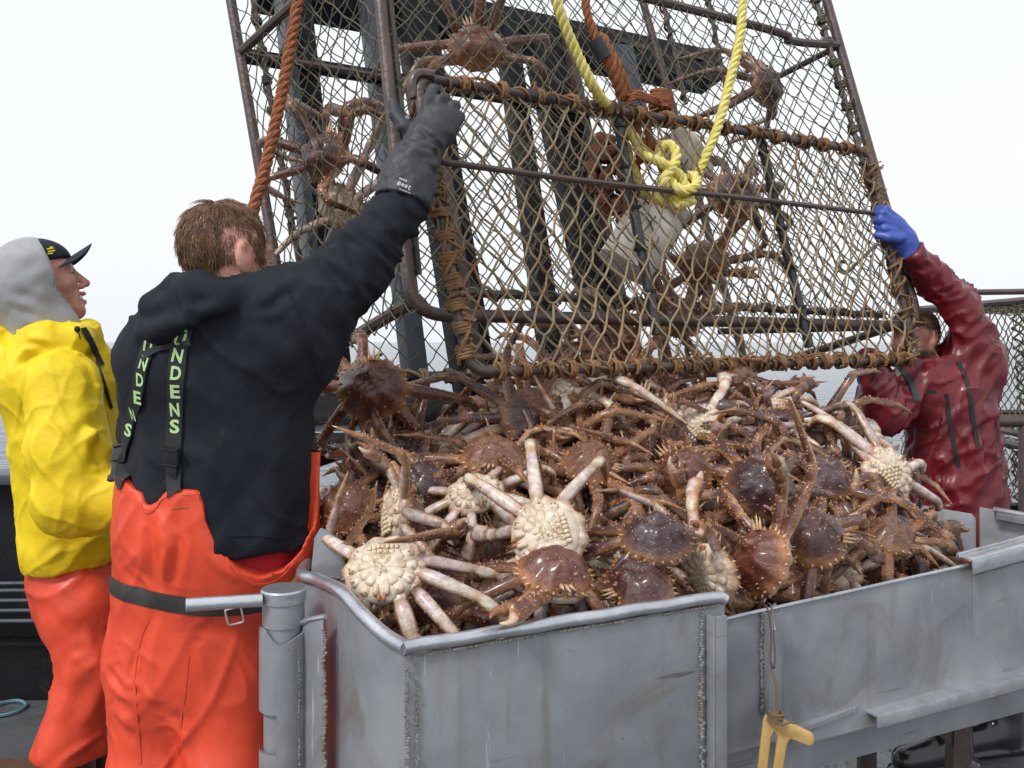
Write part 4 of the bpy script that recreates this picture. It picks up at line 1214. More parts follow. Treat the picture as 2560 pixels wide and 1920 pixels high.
def underfill():
    rg = random.Random(78)
    for k in range(46):
        x = rg.uniform(820, 2240)
        yr = np.interp(x, (780, 1010, 1810, 2410), (1470, 1600, 1500, 1405)); yt = np.interp(x, (790, 900, 1150, 1300, 1900, 2100, 2290, 2420), (1300, 1240, 1150, 1000, 1040, 1150, 1310, 1400))
        y = rg.uniform(yt, yr)
        a = rg.uniform(0, 6.283)
        up, po, sd = (rg.gauss(0, .5), -.3, .8), rg.choice(['walk', 'spread', 'mixed']), rg.randrange(4)
        crab(x, y, H(x, y) + .22, up, (math.cos(a), math.sin(a), 0), place_label(x, y, up, po, sd, True), po, sd, 1.05)
underfill()

def settle():
    bpy.context.view_layer.update()
    rg = random.Random(5)
    for o, seed in TO_FIX:
        o['seed'] = seed; contain(o, rg); del o['seed']
settle()
# ================================================================== SCULPTING TOOLS FOR PEOPLE
# soft blends of rounded forms sampled on a grid, meshed with surface nets
class Grid:
    def __init__(self, lo, hi, h, zs=None):
        self.xs = np.arange(lo[0], hi[0], h, dtype=np.float32); self.ys = np.arange(lo[1], hi[1], h, dtype=np.float32)
        self.zs = np.arange(lo[2], hi[2], h, dtype=np.float32) if zs is None else np.asarray(zs, np.float32)
        self.X, self.Y, self.Z = np.meshgrid(self.xs, self.ys, self.zs, indexing='ij', sparse=True)
    def cap(self, a, b, ra, rb, fl=(1, 1, 1)):
        """tapered capsule; fl squeezes the distance per axis"""
        a = [float(q) for q in a]; b = [float(q) for q in b]
        fx, fy, fz = fl
        pa = ((self.X - a[0]) / fx, (self.Y - a[1]) / fy, (self.Z - a[2]) / fz)
        ba = ((b[0] - a[0]) / fx, (b[1] - a[1]) / fy, (b[2] - a[2]) / fz)
        L = sum(q * q for q in ba) + 1e-9
        h = np.clip((pa[0] * ba[0] + pa[1] * ba[1] + pa[2] * ba[2]) / L, 0, 1)
        return np.sqrt((pa[0] - ba[0] * h) ** 2 + (pa[1] - ba[1] * h) ** 2 + (pa[2] - ba[2] * h) ** 2) - (ra + (rb - ra) * h)
    def ell(self, c, r, M=None):
        dx, dy, dz = self.X - c[0], self.Y - c[1], self.Z - c[2]
        if M is not None:
            dx, dy, dz = (M[0][i] * dx + M[1][i] * dy + M[2][i] * dz for i in range(3))
        k0 = np.sqrt((dx / r[0]) ** 2 + (dy / r[1]) ** 2 + (dz / r[2]) ** 2)
        return (k0 - 1) * min(r) * (0.55 + .45 * np.minimum(k0, 1.5))
    def chain(self, pts, rs, k=.03, fl=(1, 1, 1)):
        out = None
        for i in range(len(pts) - 1):
            d = self.cap(pts[i], pts[i + 1], rs[i], rs[i + 1], fl)
            out = d if out is None else smin(out, d, k)
        return out
    def plane(self, p, n):
        """positive on the side n points to"""
        n = Vector(n).normalized()
        return (self.X - p[0]) * n[0] + (self.Y - p[1]) * n[1] + (self.Z - p[2]) * n[2]
class Scaled:
    def __init__(self, G, s): self.G, self.s = G, s
    def ell(self, c, r, M=None): return self.G.ell(c, [q * self.s for q in r], M)
    def cap(self, a, b, ra, rb, fl=(1, 1, 1)): return self.G.cap(a, b, ra * self.s, rb * self.s, fl)
def smin(a, b, k):
    h = np.clip(.5 + .5 * (b - a) / k, 0, 1)
    return b + (a - b) * h - k * h * (1 - h)
def smax(a, b, k): return -smin(-a, -b, k)

def nets(G, D):
    D = np.ascontiguousarray(np.broadcast_to(D, (len(G.xs), len(G.ys), len(G.zs)))).astype(np.float32)
    S = D < 0
    nx, ny, nz = D.shape
    cnt = np.zeros((nx - 1, ny - 1, nz - 1), np.int8)
    offs = [(i, j, k) for i in (0, 1) for j in (0, 1) for k in (0, 1)]
    for i, j, k in offs: cnt += S[i:nx - 1 + i, j:ny - 1 + j, k:nz - 1 + k]
    act = np.argwhere((cnt > 0) & (cnt < 8))
    idx = np.full(cnt.shape, -1, np.int64); idx[act[:, 0], act[:, 1], act[:, 2]] = np.arange(len(act))
    pos = np.zeros((len(act), 3)); n = np.zeros(len(act))
    ax = (G.xs, G.ys, G.zs)
    for p in offs:
        for a in range(3):
            if p[a] == 1: continue
            q = list(p); q[a] = 1
            i0 = act + np.array(p); i1 = act + np.array(q)
            d0 = D[i0[:, 0], i0[:, 1], i0[:, 2]]; d1 = D[i1[:, 0], i1[:, 1], i1[:, 2]]
            m = (d0 < 0) != (d1 < 0); t = d0 / np.where(m, d0 - d1, 1)
            for c in range(3):
                v0 = ax[c][i0[:, c]]; v1 = ax[c][i1[:, c]]
                pos[:, c] += np.where(m, v0 + (v1 - v0) * t, 0)
            n += m
    pos /= n[:, None]
    faces = []
    for a in range(3):
        b, c = (a + 1) % 3, (a + 2) % 3
        sl0 = [slice(None)] * 3; sl1 = [slice(None)] * 3
        sl0[a] = slice(0, -1); sl1[a] = slice(1, None)
        ch = S[tuple(sl0)] != S[tuple(sl1)]
        e = np.argwhere(ch)
        ok = (e[:, b] > 0) & (e[:, c] > 0) & (e[:, b] < D.shape[b] - 1) & (e[:, c] < D.shape[c] - 1)
        e = e[ok]; q = []
        for db, dc in ((-1, -1), (0, -1), (0, 0), (-1, 0)):
            f = e.copy(); f[:, b] += db; f[:, c] += dc
            q.append(idx[f[:, 0], f[:, 1], f[:, 2]])
        q = np.stack(q, 1); flip = ~S[e[:, 0], e[:, 1], e[:, 2]]
        q[flip] = q[flip][:, ::-1]
        faces.append(q)
    F_ = np.concatenate(faces); F_ = F_[(F_ >= 0).all(1)]
    return pos, F_

def relax(pos, F_, it=2, w=.5):
    for _ in range(it):
        acc = np.zeros_like(pos); n = np.zeros(len(pos))
        for k in range(4):
            for kk in (1, 3):
                np.add.at(acc, F_[:, k], pos[F_[:, (k + kk) % 4]]); np.add.at(n, F_[:, k], 1)
        pos = pos + w * (acc / np.maximum(n, 1)[:, None] - pos)
    return pos
def vnormals(pos, F_):
    a = pos[F_[:, 2]] - pos[F_[:, 0]]; b = pos[F_[:, 3]] - pos[F_[:, 1]]
    fn = np.cross(a, b); N = np.zeros_like(pos)
    for k in range(4): np.add.at(N, F_[:, k], fn)
    return N / (np.linalg.norm(N, axis=1)[:, None] + 1e-12)

_perm = np.random.default_rng(4).integers(0, 1 << 30, 4096)
def vnoise(p, seed=0):
    """smooth value noise in -1..1"""
    i = np.floor(p).astype(np.int64); f = p - i; f = f * f * f * (f * (f * 6 - 15) + 10)
    out = 0
    for dx in (0, 1):
        for dy in (0, 1):
            for dz in (0, 1):
                h = _perm[(_perm[(_perm[(i[:, 0] + dx + seed * 17) & 4095] + i[:, 1] + dy) & 4095] + i[:, 2] + dz) & 4095] / (1 << 29) - 1
                out = out + h * (f[:, 0] if dx else 1 - f[:, 0]) * (f[:, 1] if dy else 1 - f[:, 1]) * (f[:, 2] if dz else 1 - f[:, 2])
    return out
def fbm(p, seed=0, oct=3):
    return sum(vnoise(p * 2 ** o, seed + o) * .5 ** o for o in range(oct))
def ridge(p, seed=0, sharp=1.5):
    """crisp folds: bright thin ridges, wide valleys"""
    q = p + .6 * np.stack([vnoise(p * .7 + 9, seed), vnoise(p * .7 + 31, seed + 1), vnoise(p * .7 + 57, seed + 2)], 1)
    return (1 - np.abs(vnoise(q, seed))) ** sharp * 2 - 1
def axes(p, d, along, across):
    """coordinates stretched along direction d: folds run along d"""
    d = np.array(Vector(d).normalized()); t = p @ d
    return (p - t[:, None] * d) / across + (t[:, None] * d) / along
def creases(pos, lst):
    """lst of (polyline points, width, depth)"""
    out = np.zeros(len(pos))
    for pl, w, a in lst:
        best = np.full(len(pos), 9.); tt = np.zeros(len(pos)); n = len(pl) - 1
        for i in range(n):
            A, B = np.array(pl[i]), np.array(pl[i + 1]); ab = B - A
            t = np.clip(((pos - A) @ ab) / (ab @ ab + 1e-9), 0, 1)
            d = np.linalg.norm(pos - A - t[:, None] * ab, axis=1)
            m = d < best; best = np.where(m, d, best); tt = np.where(m, (i + t) / n, tt)
        taper = np.sin(np.pi * np.clip(tt, .04, .96)) ** .6
        out += a * taper * (np.exp(-(best / w) ** 2) - .55 * np.exp(-((best - 1.7 * w) / w) ** 2))
    return out
def sculpt(name, G, D, m, parent, disp=None, smooth_it=2):
    pos, F_ = nets(G, D)
    pos = relax(pos, F_, smooth_it)
    if disp is not None:
        N = vnormals(pos, F_); pos = pos + N * disp(pos, N)[:, None]
    me = bpy.data.meshes.new(name)
    me.from_pydata(pos.tolist(), [], F_.tolist())
    me.materials.append(m); me.polygons.foreach_set('use_smooth', [True] * len(me.polygons)); me.update()
    o = link(name, me, parent)
    return o
def bvh_of(*objs):
    vs, fs = [], []
    for o in objs:
        b = len(vs); vs += [tuple(v.co) for v in o.data.vertices]; fs += [tuple(i + b for i in p.vertices) for p in o.data.polygons]
    return BVHTree.FromPolygons(vs, fs)
EYE = Vector((0, 0, CAMZ))
def hit(bvh, px, py):
    r = (P(px, py, 1) - EYE).normalized()
    loc, n, i, d = bvh.ray_cast(EYE, r)
    if loc is None: return None, None
    if n.dot(r) > 0: n = -n
    return loc, n
def strip(mb, bvh, pxs, w, off=.004, n=8, thick=.003, ws=None):
    """band of cloth laid on a surface through photo points"""
    pts = bez([Vector((x, y, 0)) for x, y in pxs], n); L = []
    for q in pts:
        l, nn = hit(bvh, q.x, q.y)
        if l is not None: L.append((l + nn * off, nn))
    for _ in range(2):
        L = [L[0]] + [((L[i - 1][0] + L[i][0] * 2 + L[i + 1][0]) / 4, (L[i - 1][1] + L[i][1] * 2 + L[i + 1][1]).normalized()) for i in range(1, len(L) - 1)] + [L[-1]]
    vs = []; fs = []
    for i, (p, nn) in enumerate(L):
        t = (L[min(i + 1, len(L) - 1)][0] - L[max(i - 1, 0)][0]).normalized(); s = t.cross(nn).normalized()
        ww = w if ws is None else ws(i / max(1, len(L) - 1))
        vs += [p + s * ww / 2, p + s * ww * .46 + nn * thick, p - s * ww * .46 + nn * thick, p - s * ww / 2]
    for i in range(len(L) - 1):
        a, b = 4 * i, 4 * i + 4
        for k in range(3): fs.append((a + k, a + k + 1, b + k + 1, b + k))
    mb.add(vs, fs)
    return L
def strip2(mb, L, w, thick):
    for _ in range(3):
        L = [L[0]] + [((L[i - 1][0] + L[i][0] * 2 + L[i + 1][0]) / 4, (L[i - 1][1] + L[i][1] * 2 + L[i + 1][1]).normalized()) for i in range(1, len(L) - 1)] + [L[-1]]
    vs = []; fs = []
    for i, (p, nn) in enumerate(L):
        t = (L[min(i + 1, len(L) - 1)][0] - L[max(i - 1, 0)][0]).normalized(); s = t.cross(nn).normalized()
        vs += [p + s * w / 2, p + s * w * .46 + nn * thick, p - s * w * .46 + nn * thick, p - s * w / 2]
    for i in range(len(L) - 1):
        for k in range(3): fs.append((4 * i + k, 4 * i + k + 1, 4 * i + 5 + k, 4 * i + 4 + k))
    mb.add(vs, fs)
def ring(mb, bvh, c, zfun, height, off=.004, n=72, thick=.004, R=.5):
    """belt: a closed band round an upright form"""
    vs = []; fs = []; rows = 4
    for k in range(n):
        a = 2 * math.pi * k / n; d = Vector((math.cos(a), math.sin(a), 0))
        z = zfun(math.cos(a), math.sin(a))
        for j in range(rows):
            zz = z + height * (j / (rows - 1) - .5)
            loc, nn, i, dd = bvh.ray_cast(Vector((c[0], c[1], zz)) + d * R, -d)
            p = loc if loc is not None else Vector((c[0], c[1], zz)) + d * .2
            vs.append(p + d * (off + (thick if 0 < j < rows - 1 else 0)))
    for k in range(n):
        k2 = (k + 1) % n
        for j in range(rows - 1): fs.append((k * rows + j, k2 * rows + j, k2 * rows + j + 1, k * rows + j + 1))
    mb.add(vs, fs)
def letter_mesh(mb, ch, centre, right, up, nrm, hgt, wid, th=.0015, bold=.03):
    cu = bpy.data.curves.new('txt', 'FONT'); cu.body = ch; cu.size = 1; cu.offset = bold; cu.resolution_u = 3
    ob = bpy.data.objects.new('txt', cu); COL.objects.link(ob)
    dg = bpy.context.evaluated_depsgraph_get(); me = ob.evaluated_get(dg).to_mesh()
    v = np.array([q.co[:] for q in me.vertices]); fs = [tuple(p.vertices) for p in me.polygons]
    ob.evaluated_get(dg).to_mesh_clear(); bpy.data.objects.remove(ob); bpy.data.curves.remove(cu)
    lo, hi = v.min(0), v.max(0); c = (lo + hi) / 2; s = hi - lo
    vs = [centre + right * ((q[0] - c[0]) / s[0] * wid) + up * ((q[1] - c[1]) / s[1] * hgt) + nrm * th for q in v]
    mb.add(vs, fs)

# ------------------------------------------------------------------ a head with a face, face along local +Y
def head_frame(c, fwd, roll=0.):
    f = Vector(fwd).normalized(); r = f.cross(Vector((0, 0, 1))).normalized(); u = r.cross(f)
    if roll: q = Quaternion(f, roll); r = q @ r; u = q @ u
    c = Vector(c)
    T = lambda x, y, z: c + r * x + f * y + u * z
    M = [list(v) for v in zip(r, f, u)]          # columns are the local axes
    M = [[r[i], f[i], u[i]] for i in range(3)]
    return T, M, (r, f, u)
def head_sdf(G, T, M, smile=False, neck_to=None, s=1.0):
    t = lambda x, y, z: T(x * s, y * s, z * s)
    d = G.ell(t(0, -.012, .030), (.077, .097, .090), M)
    d = smin(d, G.ell(t(0, .034, -.035), (.061, .058, .086), M), .03)
    for sg in (-1, 1):
        d = smin(d, G.cap(t(sg * .052, -.004, -.052), t(sg * .016, .066, -.098), .021, .019), .03)
        d = smin(d, G.ell(t(sg * .037, .060, -.028 + (.006 if smile else 0)), (.024, .024, .022), M), .022)
    d = smin(d, G.cap(t(-.012, .074, -.101), t(.012, .074, -.101), .019, .019), .018)
    d = smin(d, G.cap(t(-.036, .076, .024), t(.036, .076, .024), .0125, .0125), .016)
    for sg in (-1, 1): d = smax(d, -G.ell(t(sg * .032, .101, .008), (.016, .017, .010), M), .010)
    for sg in (-1, 1): d = smin(d, G.ell(t(sg * .031, .076, .006), (.013, .0125, .011), M), .004)
    d = smin(d, G.cap(t(0, .086, .012), t(0, .113, -.030), .008, .0115), .010)
    for sg in (-1, 1): d = smin(d, G.ell(t(sg * .013, .100, -.036), (.009, .012, .008), M), .006)
    # lips
    my = -.066
    if smile:
        for sg in (-1, 1):
            d = smin(d, G.cap(t(0, .100, my + .008), t(sg * .026, .082, my + .012), .006, .004), .007)
            d = smin(d, G.cap(t(0, .096, my - .014), t(sg * .024, .080, my + .006), .0065, .004), .007)
            d = smax(d, -G.cap(t(0, .103, my - .003), t(sg * .024, .090, my + .008), .0062, .003), .003)
            d = smax(d, -G.cap(t(sg * .028, .086, -.034), t(sg * .036, .070, -.066), .003, .003), .010)
    else:
        for sg in (-1, 1):
            d = smin(d, G.cap(t(0, .099, my + .004), t(sg * .024, .084, my), .006, .004), .006)
            d = smin(d, G.cap(t(0, .098, my - .008), t(sg * .022, .083, my - .002), .0065, .004), .006)
    # ears
    for sg in (-1, 1):
        e = G.ell(t(sg * .082, -.012, -.002), (.010, .021, .034), M)
        e = smin(e, G.ell(t(sg * .077, -.004, -.024), (.008, .011, .014), M), .01)
        e = smax(e, -G.ell(t(sg * .096, -.008, .006), (.010, .010, .017), M), .004)
        d = smin(d, e, .006)
    if neck_to is not None: d = smin(d, G.cap(t(0, -.022, -.060), neck_to, .056, .062), .035)
    return d
skin = mat('weathered_skin', (.62, .33, .25), .46, 0, col2=(.52, .21, .155), nscale=34, namt=.8, bump=.25, bscale=320, bump2=.15, b2scale=60, sss=.12)
# ================================================================== PEOPLE
fleece = mat('black_fleece', (.0068, .0088, .0155), .85, 0, col2=(.015, .0175, .026), nscale=10, col3=(.055, .047, .038), n3scale=5, n3lo=.60, n3hi=.85, bump=.5, bscale=420, bump2=.12, b2scale=40, spec=.3, wrinkle=((3.2, .7, .03, (1, 1, .55), (0, .5, 0)),))
oilskin = mat('orange_oilskin', (.78, .082, .032), .44, 0, col2=(.66, .062, .027), nscale=7, namt=.6, col3=(.52, .05, .028), n3scale=4.5, n3lo=.56, n3hi=.68, bump=.10, bscale=300, bump2=.06, b2scale=28, coat=.04, rvar=.1, spec=.4, wrinkle=((3.0, .55, .03, (1, 1, .5), (0, .55, 0)), (8.0, .35, .010, (1, 1, .6), (0, -.6, 0))))
raincoat = mat('yellow_raincoat', (.86, .64, .012), .56, 0, col2=(.74, .53, .010), nscale=6, col3=(.42, .28, .04), n3scale=7, n3lo=.66, n3hi=.85, bump=.08, bscale=300, bump2=.14, b2scale=34, spec=.3, wrinkle=((4.0, .4, .022, (1, 1, .55), (0, .7, 0)), (11., .3, .008, (1, 1, .6), (0, -.5, 0))))
redshell = mat('wet_red_jacket', (.165, .005, .011), .40, 0, col2=(.10, .0035, .008), nscale=5, namt=.7, bump=.10, bscale=260, bump2=.15, b2scale=30, coat=.2, rvar=.1, wrinkle=((4.5, .6, .024, (1, 1, .4), (0, .15, 0)), (12., .5, .009, (1, 1, .6), (0, .8, 0))))
greyfleece = mat('grey_sweat_hood', (.36, .36, .38), .95, 0, col2=(.30, .30, .325), nscale=30, namt=.5, bump=.25, bscale=500, stretch=(1, 1, 1), sheen=.3, spec=.2)
navy = mat('navy_cap_cloth', (.014, .018, .032), .75, 0, bump=.4, bscale=500, spec=.3)
hair_m = mat('light_brown_hair', (.15, .078, .042), .5, 0, col2=(.25, .145, .080), nscale=45, namt=.9, spec=.4)
glove_b = mat('black_rubber_glove', (.024, .027, .034), .55, 0, col2=(.045, .048, .056), nscale=11, col3=(.17, .15, .14), n3scale=9, n3lo=.62, n3hi=.82, bump=.3, bscale=200, bump2=.2, b2scale=30, spec=.4)
glove_bl = mat('blue_rubber_glove', (.060, .105, .46), .42, 0, col2=(.045, .085, .36), nscale=14, bump=.15, bscale=200)
strap_m = mat('black_webbing', (.014, .014, .016), .75, 0, bump=.6, bscale=600)
plastic_b = mat('black_buckle_plastic', (.012, .012, .014), .35, 0, spec=.5)
letter_m = mat('green_woven_lettering', (.42, .66, .27), .8, 0, col2=(.50, .72, .36), nscale=60)
redshirt = mat('red_undershirt', (.42, .012, .025), .85, 0, bump=.3, bscale=300)
belt_m = mat('worn_black_belt', (.022, .020, .019), .5, 0, col2=(.05, .047, .042), nscale=16, col3=(.10, .09, .075), n3scale=10, n3lo=.6, n3hi=.8, bump=.3, bscale=120)
boot_m = mat('black_rubber_boot', (.010, .011, .014), .18, 0, bump=.1, bscale=60, coat=.3)
bootbrown = mat('brown_rubber_boot', (.07, .035, .018), .4, 0, bump=.2, bscale=60)
teeth_m = mat('teeth', (.72, .69, .62), .25, 0)
cream_m = mat('pale_print', (.62, .63, .64), .6, 0)
cap_yellow = mat('yellow_embroidery', (.80, .62, .04), .7, 0)
metal_w = mat('white_metal_buckle', (.72, .73, .74), .3, .3)

def relaxed_glove(w, d, side, m, parent, s=1.0):
    """a half closed gloved hand beyond the wrist w, pointing along d, the thumb towards side"""
    w, d, side = Vector(w), Vector(d).normalized(), Vector(side); side = (side - d * side.dot(d)).normalized(); pn = d.cross(side)
    c = w + d * .09
    G = Grid((c.x - .15, c.y - .15, c.z - .15), (c.x + .15, c.y + .15, c.z + .15), .0055)
    g = G.chain([w - d * .03, w + d * .02, w + d * .06], [.040, .034, .036], .02)
    g = smin(g, G.cap(w + d * .075 + side * .018, w + d * .075 - side * .018, .030, .028), .02)
    for i in range(4):
        b = w + d * (.098 - .004 * abs(i - 1)) + side * (.030 - .020 * i); L = (.9, 1.0, .95, .78)[i]
        g = smin(g, finger(G, [b, b + (d * .034 + pn * .010) * L, b + (d * .052 + pn * .036) * L, b + (d * .046 + pn * .058) * L], [.0125, .0115, .0105, .0095]), .005)
    b = w + d * .045 + side * .030; g = smin(g, finger(G, [b, b + d * .026 + side * .022 + pn * .010, b + d * .052 + side * .024 + pn * .026], [.0155, .0135, .011]), .008)
    return sculpt('glove', G, g, m, parent, lambda p, N: .0014 * fbm(p / .03, 6), 1)
def finger(G, pts, rs, k=.006): return G.chain(pts, rs, k)

# ---------------------------------------------------------------- the man in black
p1 = thing('person', 'man in black sweatshirt and orange bib trousers, back turned, arm raised to the pot', 'person')
def man_black():
    D0 = 2.12
    # body: head, neck, trunk and legs under the clothes in one mesh
    hc = P(568, 645, 2.13); S = 1.09
    T0, M, (hr, hf, hu) = head_frame(hc, (.64, .77, -.02))
    T = lambda x, y, z: T0(x * S, y * S, z * S)
    zs = np.concatenate([np.arange(0.35, 1.44, .02), np.arange(1.44, 1.80, .0034)])
    G = Grid((-1.06, 1.86, 0), (-.50, 2.42, 0), .0042, zs)
    d = head_sdf(Scaled(G, S), T, M, neck_to=P(560, 790, 2.10))
    d = smin(d, G.cap(P(560, 900, 2.13), P(500, 1450, 2.13), .13, .12, (1.2, .7, 1)), .06)
    d = smin(d, G.cap(P(420, 1500, 2.12), P(380, 1880, 2.12), .07, .06), .05); d = smin(d, G.cap(P(550, 1500, 2.12), P(565, 1880, 2.12), .07, .06), .05)
    body = sculpt('body', G, d, skin, p1, None, 1)
    # hair
    bb = bvh_of(body); rg = random.Random(8)
    m = MB(); me_pts = []
    for tries in range(110000):
        v = Vector((rg.gauss(0, 1), rg.gauss(0, 1), rg.gauss(0, 1))).normalized()
        loc, n, i, dd = bb.ray_cast(T(0, -.012, .02) + v * .3, -v)
        if loc is None: continue
        l = (loc - hc) / S; x, y, z = l.dot(hr), l.dot(hf), l.dot(hu)
        line = -.074 if y < -.050 else (-.074 + (y + .050) * 2.0 if y < -.012 else .002)
        if y > .020: line = -.020 + max(0, y - .034) * 4.2
        if abs(x) > .058 and -.034 < y < .013: line = max(line, .030)
        if z < line + rg.gauss(0, .003): continue
        me_pts.append((loc, n, x, y, z))
        if len(me_pts) > 13000: break
    ctr = T(0, -.03, .09)
    for loc, n, x, y, z in me_pts:
        # combed away from the crown, lying close to the head, in loose wavy tufts
        tan = (loc - ctr) - n * (loc - ctr).dot(n)
        tan = tan.normalized() if tan.length > .004 else -hf
        tuft = vnoise(np.array([[loc.x * 60, loc.y * 60, loc.z * 60]]), 3)[0]; tuft2 = vnoise(np.array([[loc.x * 45 + 7, loc.y * 45, loc.z * 45]]), 5)[0]
        sidew = n.cross(tan)
        topness = max(0, min(1, (z - .05) / .06))
        dr = (tan * .85 + n * (.36 + .3 * topness + .30 * tuft) + sidew * (.8 * tuft2 + rg.gauss(0, .30)) + Vector((0, 0, -.25))).normalized()
        L = rg.choice((.013, .018, .025, .031, .040)) * rg.uniform(.8, 1.15) * (1.0 + .35 * topness) * (1 if z > -.02 else .7) * (.45 if abs(x) > .05 and z < .075 and -.055 < y < .03 else 1)
        bend = (sidew * (tuft * 1.2) - n * .55 + Vector((0, 0, -.5)))
        pts = [loc - n * .002]
        for k in range(4): pts.append(pts[-1] + (dr + bend * (k * .28)).normalized() * L / 4)
        w = rg.uniform(.0005, .0010); m.tube(pts, [w, w, w * .85, w * .6, w * .15], 3, cap=False)
    m.build('hair', hair_m, p1, auto=0)
    # sweatshirt
    G = Grid((-1.12, 1.80, .70), (-.18, 2.50, 1.84), .0075)
    A = lambda x, y, d: P(x, y, d)
    torso = G.cap(A(543, 1330, D0), A(557, 985, 2.14), .222, .215, (1, .71, 1))
    torso = smin(torso, G.cap(A(482, 885, 2.10), A(665, 850, 2.14), .145, .15, (1, .85, 1)), .10)
    arm = G.chain([A(735, 815, 2.14), A(885, 668, 2.20), A(1008, 505, 2.27)], [.112, .084, .066], .04)
    sw = smin(torso, arm, .11)
    sw = smin(sw, G.chain([A(410, 900, 2.12), A(395, 1080, 2.25), A(470, 1180, 2.45)], [.105, .085, .07], .04), .05)
    trap = G.cap(A(490, 778, 2.08), A(650, 790, 2.11), .080, .080); sw = smin(sw, trap, .07)
    hood = G.chain([A(452, 725, 2.05), A(500, 722, 2.01), A(560, 746, 2.005), A(615, 764, 2.04), A(655, 760, 2.10)], [.044, .038, .032, .024, .020], .03)
    hood = smin(hood, G.ell(A(455, 768, 2.005), (.095, .052, .052)), .03)
    hood = smin(hood, G.chain([A(376, 836, 2.00), A(418, 822, 1.965), A(465, 794, 1.955), A(535, 772, 1.965), A(600, 745, 2.01)], [.034, .027, .018, .015, .012], .015), .014)
    nohood = nets(G, smin(torso, trap, .07)); sw = smin(sw, hood, .012)
    # opening at the neck
    sw = smax(sw, -G.cap(P(592, 684, 2.15), P(574, 752, 2.11), .092, .066), .012)
    # hem and cuff
    hem = CAMZ + (HY - 1392) * 2.0 / F
    sw = smax(sw, (hem + .003 * np.sin(G.X * 22)) - G.Z, .012)
    sw = smax(sw, G.plane(A(1014, 497, 2.275), (A(1014, 497, 2.275) - A(885, 668, 2.2))), .006)
    cr = [([A(805, 955, 2.0), A(760, 900, 1.98), A(700, 830, 1.98), A(660, 780, 2.0)], .022, -.010),
          ([A(790, 1000, 2.0), A(730, 930, 1.96), A(670, 850, 1.96)], .025, -.008),
          ([A(880, 790, 2.08), A(850, 700, 2.08), A(800, 660, 2.1)], .014, -.006), ([A(930, 720, 2.1), A(880, 640, 2.1), A(860, 610, 2.12)], .012, -.006),
          ([A(960, 650, 2.16), A(915, 590, 2.15), A(890, 570, 2.18)], .010, -.005), ([A(985, 610, 2.2), A(950, 560, 2.18), A(920, 530, 2.2)], .010, .005),
          ([A(640, 1330, 1.96), A(700, 1230, 1.97), A(780, 1130, 2.0)], .022, -.011), ([A(580, 1290, 1.95), A(660, 1180, 1.95), A(740, 1060, 1.97)], .020, .008),
          ([A(690, 1370, 1.98), A(740, 1290, 2.0), A(790, 1230, 2.05)], .018, -.009), ([A(540, 1260, 1.95), A(600, 1320, 1.95), A(700, 1340, 1.97)], .016, .007),
          ([A(520, 790, 1.92), A(590, 770, 1.95), A(680, 760, 2.0), A(760, 700, 2.05)], .014, -.007), ([A(420, 720, 1.98), A(450, 790, 1.93), A(520, 800, 1.92)], .015, -.006)]
    cr = [([tuple(q) for q in pl], w, a) for pl, w, a in cr]
    def disp(p, N):
        f = .004 * fbm(axes(p, (.5, .2, .9), .16, .075), 3) + .005 * ridge(axes(p, (-.6, 0, .8), .18, .07), 8, 2.)
        armz = np.clip((p[:, 0] + .50) / .1, 0, 1) * np.clip((p[:, 2] - 1.42) / .1, 0, 1)
        f += armz * .008 * ridge(axes(p, (.6, 0, .75), .035, .12), 21)
        low = np.clip((1.05 - p[:, 2]) / .1, 0, 1)
        f += low * .008 * ridge(axes(p, (.75, 0, .65), .22, .05), 13)
        return f + 1.5 * creases(p, cr)
    sweat = sculpt('sweatshirt', G, sw, fleece, p1, disp)
    # seam over the shoulder
    bs = bvh_of(sweat)
    m = MB(); strip(m, bs, [(722, 720), (750, 790), (775, 880), (800, 950)], .004, .0005, 8, .0018); m.build('seam', fleece, sweat)
    m = MB(); strip(m, bs, [(575, 1340), (640, 1338), (700, 1345), (755, 1335)], .005, .0005, 8, .0018); m.build('seam', fleece, sweat)
    # undershirt
    G2 = Grid((-1.0, 1.9, .70), (-.45, 2.36, 1.05), .008)
    und = G2.cap(A(540, 1420, D0 + .01), A(545, 1250, D0 + .01), .205, .205, (1, .68, 1)); und = smax(und, (CAMZ + (HY - 1470) * 2.0 / F) - G2.Z, .01)
    sculpt('undershirt', G2, und, redshirt, p1, lambda p, N: .003 * fbm(p / .06, 5))
    # bib trousers
    G3 = Grid((-1.16, 1.82, -.17), (-.40, 2.46, 1.16), .0062)
    tor = G3.cap(A(543, 1330, D0), A(557, 985, 2.14), .222, .215, (1, .71, 1)) - .020
    hips = G3.cap(A(482, 1500, D0), A(480, 1660, D0), .183, .186, (1, .76, 1))
    legL = G3.chain([A(388, 1640, D0), A(384, 1960, 2.08), A(380, 2330, 2.14)], [.100, .096, .094], .05)
    legR = G3.chain([A(572, 1640, D0), A(572, 1960, 2.06), A(575, 2330, 2.14)], [.112, .106, .096], .05)
    low = smin(hips, smin(legL, legR, .018), .06)
    bib = smin(tor, low, .05)
    cx, cy = zip(*[(240, 1195), (285, 1205), (345, 1242), (362, 1268), (385, 1262), (412, 1228), (500, 1222), (525, 1300), (556, 1372), (598, 1424), (640, 1450), (690, 1440), (728, 1400), (762, 1320), (784, 1205), (820, 1190)])
    Xp = 1280 + G3.X * F / 1.97
    zc = (CAMZ + (HY - np.interp(Xp, cx, cy)) * 1.97 / F).astype(np.float32)
    front = np.clip((G3.Y - 2.10) / .05, 0, 1)
    zc = zc * (1 - front) + front * (CAMZ + (HY - 1150) * 1.97 / F)
    bib = smax(bib, (G3.Z - zc) * .8, .004)
    bib = smax(bib, (-.10) - G3.Z, .01)
